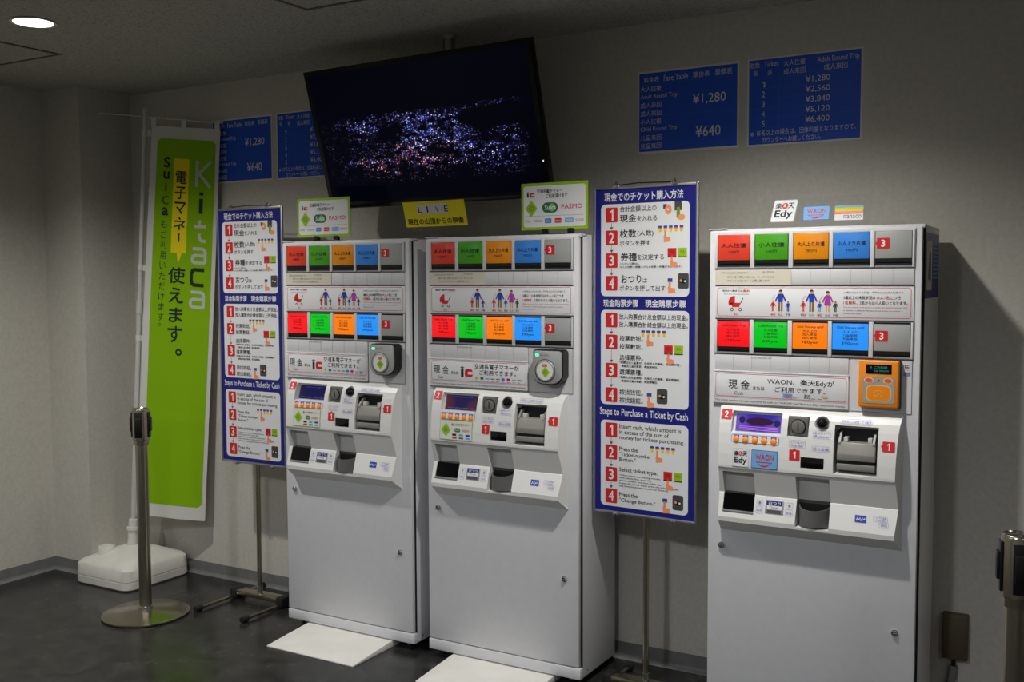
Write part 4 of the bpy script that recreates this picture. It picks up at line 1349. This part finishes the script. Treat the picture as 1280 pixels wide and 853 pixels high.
# yellow label hung under the screen
g = G()
LW, LH = 0.292 * TVK, 0.099 * TVK
org = TV @ Vector((0, -0.0035, 0))
lab = TVC + TV @ Vector((0.0005, -0.0040, -0.313 * TVK))
g.box(-LW / 2, LW / 2, -0.0012, 0.0012, -LH / 2, LH / 2, mat('label_yellow', (250, 232, 10), .5), 0, 2, TV)
g.plane(TV @ Vector((-LW / 2, -0.0012, -LH / 2)), TV.to_3x3() @ Vector((1, 0, 0)), TV.to_3x3() @ Vector((0, 0, 1)))
g.rect(LW * .225, LW * .725, LH * .50, LH * .88, M_paper, 1)
for k, ch in enumerate('LIVE'):
    u = LW * (.245 + k * .142)
    g.text(ch, u, u + LW * .058 * (0.35 if ch == 'I' else 1), LH * .56, LH * .80, M_ink, 2, 0.012)
g.text('現在の山頂からの映像', LW * .04, LW * .955, LH * .09, LH * .34, M_ink, 2, 0.02)
o = g.build('live_label', None, lab)
tag(o, 'yellow label reading LIVE taped to the bottom edge of the television', 'label')

# ------------------------------------------------------------------ fare sheets on the wall
def fare_sheet(x, label, W=0.380, H=0.291, z0=1.970):
    g = G().box(x - .006, x + W + .006, -0.0012, 0, z0 - .008, z0 + H + .008, mat('sheet_margin', (224, 223, 218), .5))
    g.layer = 0.0005
    g.plane((x, -0.0012, z0))
    g.rect(0, W, 0, H, M_sheet, 1)
    def T(s, a0, a1, b0, b1, bold=0.0): g.text(s, W * a0, W * a1, H * (1 - b1), H * (1 - b0), M_sheetink, 3, bold)
    T('料金表', .05, .21, .05, .12); T('Fare Table', .26, .51, .045, .12); T('票价表', .56, .73, .045, .12); T('票價表', .78, .95, .04, .12)
    for k, s in enumerate(('大人往復', 'Adult Round Trip', '成人来回', '成人來回', '小人往復', 'Child Round Trip', '儿童来回', '兒童來回')):
        b = .165 + k * .104
        T(s, .015, (.40 if 'R' in s else .235), b, b + .072)
    T('¥1,280', .56, .89, .32, .46, .006); T('¥640', .59, .84, .72, .86, .006)
    for b in (.145, .555):
        g.rect(0, W, H * (1 - b) - .0006, H * (1 - b) + .0006, M_sheetline, 2)
    g.rect(W * .45 - .0006, W * .45 + .0006, 0, H * .855, M_sheetline, 2)
    o = g.build('fare_sheet')
    return tag(o, label, 'price sheet', 'blue fare sheets on the wall')
def count_sheet(x, label, W=0.386, H=0.297, z0=1.967, film=False):
    g = G()
    if film:
        g.box(x - .022, x + W + .036, -0.0008, 0, z0 - .014, z0 + H + .012, mat('sheet_film', (198, 195, 186), .3))
    g.box(x - .006, x + W + .006, -0.0014, 0, z0 - .006, z0 + H + .006, mat('sheet_margin', (224, 223, 218), .5))
    g.layer = 0.0005
    g.plane((x, -0.0014, z0))
    g.rect(0, W, 0, H, M_sheet, 1)
    def T(s, a0, a1, b0, b1, bold=0.0): g.text(s, W * a0, W * a1, H * (1 - b1), H * (1 - b0), M_sheetink, 3, bold)
    T('枚数', .01, .10, .03, .095); T('Ticket', .14, .27, .03, .09); T('张', .045, .08, .125, .185); T('張', .175, .215, .13, .19)
    T('大人往復', .32, .515, .035, .105); T('成人来回', .32, .515, .135, .205); T('Adult Round Trip', .62, .985, .04, .12); T('成人來回', .68, .885, .13, .20)
    for k, s in enumerate(('¥1,280', '¥2,560', '¥3,840', '¥5,120', '¥6,400')):
        b = .245 + k * .116
        T(s, .52, .735, b, b + .082, .004); T(str(k + 1), .125, .15, b + .015, b + .085)
        g.rect(0, W, H * (1 - b + .016) - .0005, H * (1 - b + .016) + .0005, M_sheetline, 2)
    g.rect(0, W, H * .185 - .0005, H * .185 + .0005, M_sheetline, 2)
    g.rect(W * .28 - .0006, W * .28 + .0006, H * .185, H, M_sheetline, 2)
    T('※', .02, .05, .85, .90); T('15名以上の場合は、団体料金となりますので、', .08, .965, .83, .90); T('カウンターへお越しください。', .13, .66, .92, .985)
    o = g.build('fare_sheet')
    return tag(o, label, 'price sheet', 'blue fare sheets on the wall')
fare_sheet(0.925, 'blue fare sheet with two large prices on the wall above the right poster stand')
count_sheet(1.348, 'blue sheet of five ticket totals on the wall above the right ticket machine', film=True)
fare_sheet(-1.325, 'blue fare sheet with two large prices, half behind the green banner')
count_sheet(-0.905, 'blue sheet of five ticket totals on the wall, half behind the television')

# ------------------------------------------------------------------ green banner on its water-filled base
BX, BY = -1.722, -0.222
t = thing('banner_stand', 'tall lime green banner flag on a white water-filled base in the left corner', 'banner', (BX, BY, 0))
M_basew = noisy('base_white_plastic', (214, 211, 202), (222, 219, 211), 12, (0.42, 0.5))
b = bmesh.new()
secs = [(0.190, 0.0), (0.198, 0.008), (0.198, 0.040), (0.194, 0.043), (0.198, 0.046), (0.196, 0.096), (0.184, 0.112), (0.10, 0.150), (0.045, 0.165), (0.038, 0.168)]
rings = []
for h, z in secs:
    r = min(0.05, h * 0.8)
    rings.append([b.verts.new((x, y, z)) for x, y in rr(-h, h, -h, h, r, 5)])
for i in range(len(rings) - 1):
    n = len(rings[i])
    for k in range(n):
        b.faces.new((rings[i][k], rings[i][(k + 1) % n], rings[i + 1][(k + 1) % n], rings[i + 1][k]))
b.faces.new(rings[0][::-1]); b.faces.new(rings[-1])
g = G(); g.bm(b, M_basew, True)
base = g.build('water_base', t, auto=35)
G().lathe((-0.080, -0.090, 0.142), [(0.046, -0.02), (0.042, 0.024), (0.038, 0.030), (0.022, 0.031), (0.021, 0.027), (0.0, 0.027)], M_basew).build('filler_cap', base)
# socket and leaning pole
def lean(k): return Vector((0.036, 0.018, 1.0)) * k
Ptop = Vector((-1.612, -0.165, 2.315)) - Vector((BX, BY, 0))
P0 = Vector((0, 0, 0.145))
pd = (Ptop - P0)
G().cyl(P0, P0 + pd * 0.07, 0.026, M_basew, r2=0.022).cyl(P0 + pd * .045, P0 + pd * .052, 0.030, M_basew).build('pole_socket', t)
M_pole = mat('pole_white', (200, 200, 196), 0.4)
g = G().cyl(P0, P0 + pd * 0.55, 0.0125, M_pole).cyl(P0 + pd * 0.55, Ptop, 0.0105, M_pole)
g.cyl(P0 + pd * 0.545, P0 + pd * 0.575, 0.016, M_pole).cyl(Ptop - pd * .006, Ptop + pd * .006, 0.016, M_pole)
g.build('pole', t)
# banner cloth: corners measured on the flag plane
c_tl = Vector((-1.583, -0.150, 2.247)) - Vector((BX, BY, 0)); c_tr = Vector((-1.245, -0.030, 2.218)) - Vector((BX, BY, 0))
c_bl = Vector((-1.706, -0.214, 0.318)) - Vector((BX, BY, 0)); c_br = Vector((-1.367, -0.070, 0.296)) - Vector((BX, BY, 0))
bn = (c_tr - c_tl).cross(c_tl - c_bl).normalized()
def flag(u, v, off):              # u 0..1 from the pole, v 0..1 from the top
    p = c_tl * (1 - u) * (1 - v) + c_tr * u * (1 - v) + c_bl * (1 - u) * v + c_br * u * v
    wave = 0.006 * math.sin(3.1 * u + 5.0 * v) * (0.3 + 0.7 * v) + 0.003 * math.sin(9 * u + 2 * v) * v
    crease = sum(0.0022 * math.exp(-((v - c) / 0.014) ** 2) for c in (0.255, 0.50, 0.745))
    return p + bn * (off + wave + crease)
M_cloth = mat('banner_white', (214, 214, 206), 0.8, spec=0.2)
M_cgreen = mat('banner_green', (136, 184, 6), 0.8, spec=0.2)
M_cyel = mat('banner_yellow', (244, 224, 30), 0.8, spec=0.2)
g = G()
nu, nv_ = 12, 96
def grid(u0, u1, v0, v1, off, m, rad=0.0):
    vs = []
    for j in range(nv_ + 1):
        v = v0 + (v1 - v0) * j / nv_
        ins = 0.0
        dv = min(v - v0, v1 - v) * 5.2
        if rad and dv < rad:
            ins = rad - math.sqrt(max(0, rad * rad - (rad - dv) ** 2))
        for i in range(nu + 1):
            vs.append(flag(u0 + ins + (u1 - u0 - 2 * ins) * i / nu, v, off))
    fs = [(j * (nu + 1) + i, (j + 1) * (nu + 1) + i, (j + 1) * (nu + 1) + i + 1, j * (nu + 1) + i + 1) for j in range(nv_) for i in range(nu)]
    g.add(vs, fs, m, True)
grid(0, 1, 0, 1, 0.0, M_cloth)
grid(0.095, 0.945, 0.030, 0.966, 0.0010, M_cgreen, 0.05)
g.mp = lambda u, v, off: flag(u, v, off)
g.layer = 0.0006
dkg = mat('banner_dark', (18, 40, 30), .8)
wh = mat('banner_letter', (196, 200, 190), .8)
def V(s, u0, u1, v0, v1, m, bold=0.0, lay=3):
    vs, fs = text_geo(s, bold, 3)
    a0, a1 = min(q[0] for q in vs), max(q[0] for q in vs); b0, b1 = min(q[1] for q in vs), max(q[1] for q in vs)
    g.add([flag(u0 + (x - a0) / (a1 - a0) * (u1 - u0), v1 - (y - b0) / (b1 - b0) * (v1 - v0), (lay + 0.2 * j) * 0.0006) for x, y, j in vs], fs, m)
# right column: the large name
def stroke(pts, t, m, lay=3):          # pts in banner (u, v); even thickness t in u units
    ar = 0.362 / 1.926
    P = [Vector((a, b / ar)) for a, b in pts]
    L_, R_ = [], []
    for k, p in enumerate(P):
        d0 = (P[k] - P[k - 1]).normalized() if k else (P[1] - P[0]).normalized()
        d1 = (P[k + 1] - P[k]).normalized() if k < len(P) - 1 else d0
        d = (d0 + d1).normalized(); n = Vector((-d.y, d.x)) * (t / 2 / max(0.5, d.dot(d0)))
        L_.append(p + n); R_.append(p - n)
    for k in range(len(P) - 1):
        q = [L_[k], L_[k + 1], R_[k + 1], R_[k]]
        g.add([flag(x.x, x.y * ar, lay * 0.0006) for x in q], [(3, 2, 1, 0)], m)
def arc(u0, u1, v0, v1, pts):
    return [(u0 + (u1 - u0) * a, v0 + (v1 - v0) * b) for a, b in pts]
AP = [(0.05, 0.06), (0.72, 0.06), (0.88, 0.12), (0.94, 0.28), (0.94, 0.98)]
AQ = [(0.94, 0.94), (0.24, 0.94), (0.09, 0.88), (0.05, 0.72), (0.09, 0.54), (0.24, 0.48), (0.94, 0.48)]
CP = [(0.96, 0.06), (0.26, 0.06), (0.12, 0.12), (0.05, 0.30), (0.05, 0.70), (0.12, 0.88), (0.26, 0.94), (0.96, 0.94)]
TW = 0.042
stroke([(.455, .2265), (.478, .2315)], .022, dkg, 4)
stroke([(.395, .2365), (.535, .2365), (.50, .2435), (.39, .2505)], .020, dkg, 3.3)
stroke([(.467, .245), (.467, .2585)], .022, dkg, 4.5); stroke([(.49, .2455), (.54, .2505)], .020, dkg, 5)
stroke([(.69, .081), (.69, .147)], TW, wh); stroke([(.885, .083), (.715, .115)], TW, wh); stroke([(.715, .113), (.89, .147)], TW, wh)
stroke([(.765, .176), (.765, .214)], TW * 1.3, dkg); stroke([(.765, .160), (.765, .168)], TW * 1.4, dkg)
stroke([(.755, .230), (.755, .270), (.775, .279), (.80, .282), (.85, .282)], TW, wh); stroke([(.68, .246), (.85, .246)], TW, wh)
stroke(arc(.66, .865, .300, .340, AP), TW, wh); stroke(arc(.66, .865, .300, .340, AQ), TW, wh, 4)
stroke(arc(.655, .855, .353, .397, CP), TW * 1.15, dkg)
stroke(arc(.655, .865, .410, .453, AP), TW, wh); stroke(arc(.655, .865, .410, .453, AQ), TW, wh, 4)
# speech pill
pill = [(.36 + .215 * a, b) for a, b in ((0, .082), (.1, .076), (.9, .076), (1, .082))]
for k in range(12):
    va, vb_ = .079 + (.316 - .079) * k / 12, .079 + (.316 - .079) * (k + 1) / 12
    g.poly([(.355, vb_), (.575, vb_), (.575, va), (.355, va)], M_cyel, 2)
g.poly([(.44, .316), (.465, .343), (.515, .316)], M_cyel, 2)
for k, ch in enumerate('電子マ'):
    V(ch, .385, .548, .110 + k * .0385, .142 + k * .0385, dkg, 0.015)
g.poly([(.455, .288), (.475, .288), (.475, .266), (.455, .266)], dkg, 3)
for ch, v0, v1, u0, u1 in (('使', .352, .394, .33, .575), ('え', .404, .444, .35, .56), ('ま', .455, .493, .36, .56), ('す', .502, .545, .35, .56), ('。', .560, .578, .47, .57)):
    V(ch, u0, u1, v0, v1, dkg, 0.02)
for ch, v0, v1, u0, u1 in (('S', .076, .103, .205, .30), ('u', .112, .132, .205, .295), ('i', .142, .163, .235, .265), ('c', .174, .196, .20, .30), ('a', .203, .224, .205, .30)):
    V(ch, u0, u1, v0, v1, dkg if ch not in 'ic' else mat('banner_soft', (60, 96, 20), .8), 0.035 if ch not in 'ic' else 0.0)
for k, ch in enumerate('もご利用いただけます'):
    V(ch, .205, .29, .236 + k * .0262, .2555 + k * .0262, dkg, 0.0)
V('。', .225, .26, .497, .505, dkg)
cl = g.build('banner_cloth', t, auto=60); cl['label'] = 'lime green cloth with white border and writing'
# crossbar, loops
bar_a = Vector((-2.02, -0.20, 2.335)); bar_b = Vector((-1.232, -0.022, 2.236))
o0 = Vector((BX, BY, 0))
bar_d = (c_tr - c_tl).normalized()
bar_p = Ptop - pd * 0.008
g = G().cyl(bar_p - bar_d * 0.25, c_tr + pd.normalized() * 0.030 + bar_d * 0.012, 0.003, M_pole, n=8)
g.build('cross_bar', t)
for u in (0.02, 0.47, 0.95):
    p = flag(u, 0, 0); d = pd.normalized()
    q = p + d * 0.034
    G().prism([(-.012, -.006), (.012, -.006), (.012, .040), (-.012, .040)], -.001, .001, M_cloth,
              mx=Matrix.Translation(p) @ Matrix.Rotation(math.atan2((c_tr - c_tl).y, (c_tr - c_tl).x), 4, 'Z') @ Matrix.Rotation(0.067, 4, 'Y')).build('loop', t)
for v in (0.02, 0.36, 0.54, 0.78):
    p = flag(0, v, 0); s_ = (p - P0).dot(pd) / pd.dot(pd)
    q = P0 + pd * s_
    side = Vector((0, 0, 1)) * 0.014
    gg = G(); gg.add([p + side, p - side, q - side, q + side, p + side + bn * .001, p - side + bn * .001, q - side + bn * .001, q + side + bn * .001], [(0, 1, 2, 3), (7, 6, 5, 4), (0, 4, 5, 1), (2, 6, 7, 3), (1, 5, 6, 2), (3, 7, 4, 0)], M_cloth)
    gg.cyl(q - side, q + side, 0.0145, M_cloth, n=16)
    gg.build('loop', t)

# ------------------------------------------------------------------ belt barrier posts
def stanchion(x, y, label, yaw):
    t = thing('belt_barrier_post', label, 'barrier post', (x, y, 0), yaw, 'steel belt barrier posts')
    G().lathe((0, 0, 0), [(0.0, 0.0), (0.180, 0.0), (0.188, 0.004), (0.188, 0.010), (0.180, 0.014), (0.05, 0.024), (0.030, 0.028), (0.0, 0.028)], M_steel, n=64).build('base_plate', t)
    g = G().cyl((0, 0, 0.026), (0, 0, 0.790), 0.0265, M_steel, n=36)
    g.lathe((0, 0, 0), [(0.0265, .028), (0.031, .028), (0.031, .040), (0.0265, .042)], M_chrome)
    g.build('post', t)
    g = G().lathe((0, 0, 0), [(0.0265, 0.765), (0.033, 0.767), (0.034, 0.788), (0.037, 0.791), (0.037, 0.920), (0.036, 0.926), (0.034, 0.928), (0.031, 0.924), (0.0, 0.924)], M_steel, n=40)
    g.box(-0.03, 0.03, -0.004, 0.004, 0.922, 0.927, M_dgrey, 0.001).box(-0.004, 0.004, -0.03, 0.03, 0.922, 0.927, M_dgrey, 0.001)
    hd = g.build('belt_head', t)
    for k in range(4):
        mx = Matrix.Rotation(k * math.pi / 2, 4, 'Z')
        g = G().box(0.034, 0.0395, -0.016, 0.016, 0.800, 0.912, M_black, 0.002, 2, mx)
        g.box(0.037, 0.046, -0.012, 0.012, 0.826, 0.888, M_black, 0.002, 2, mx)
        o = g.build('belt_slot', hd); o['label'] = 'black belt slot'
    return t
stanchion(-1.204, -0.578, 'steel belt barrier post standing before the green banner', 0.56)
stanchion(2.322, -1.14, 'steel belt barrier post cut off at the right edge', 0.20)

# ------------------------------------------------------------------ outlet box low on the right
t = thing('outlet_box', 'small brown outlet box low on the wall right of the ticket machines', 'outlet box', (2.069, 0, 0.302))
M_ob = mat('outlet_brown', (86, 74, 54), 0.5)
G().box(-0.039, 0.039, -0.030, 0.0, -0.075, 0.078, M_ob, 0.004).box(-0.036, 0.036, -0.033, -0.028, -0.071, 0.060, M_ob, 0.002).build('box', t)
G().cyl((-0.004, -0.016, -0.105), (-0.004, -0.016, -0.073), 0.007, M_black).build('cable_gland', t)
G().tube([(-0.004, -0.016, -0.10), (-0.008, -0.018, -0.14), (-0.022, -0.018, -0.20), (-0.030, -0.016, -0.2995)], 0.013, M_grey, 12).build('conduit', t)
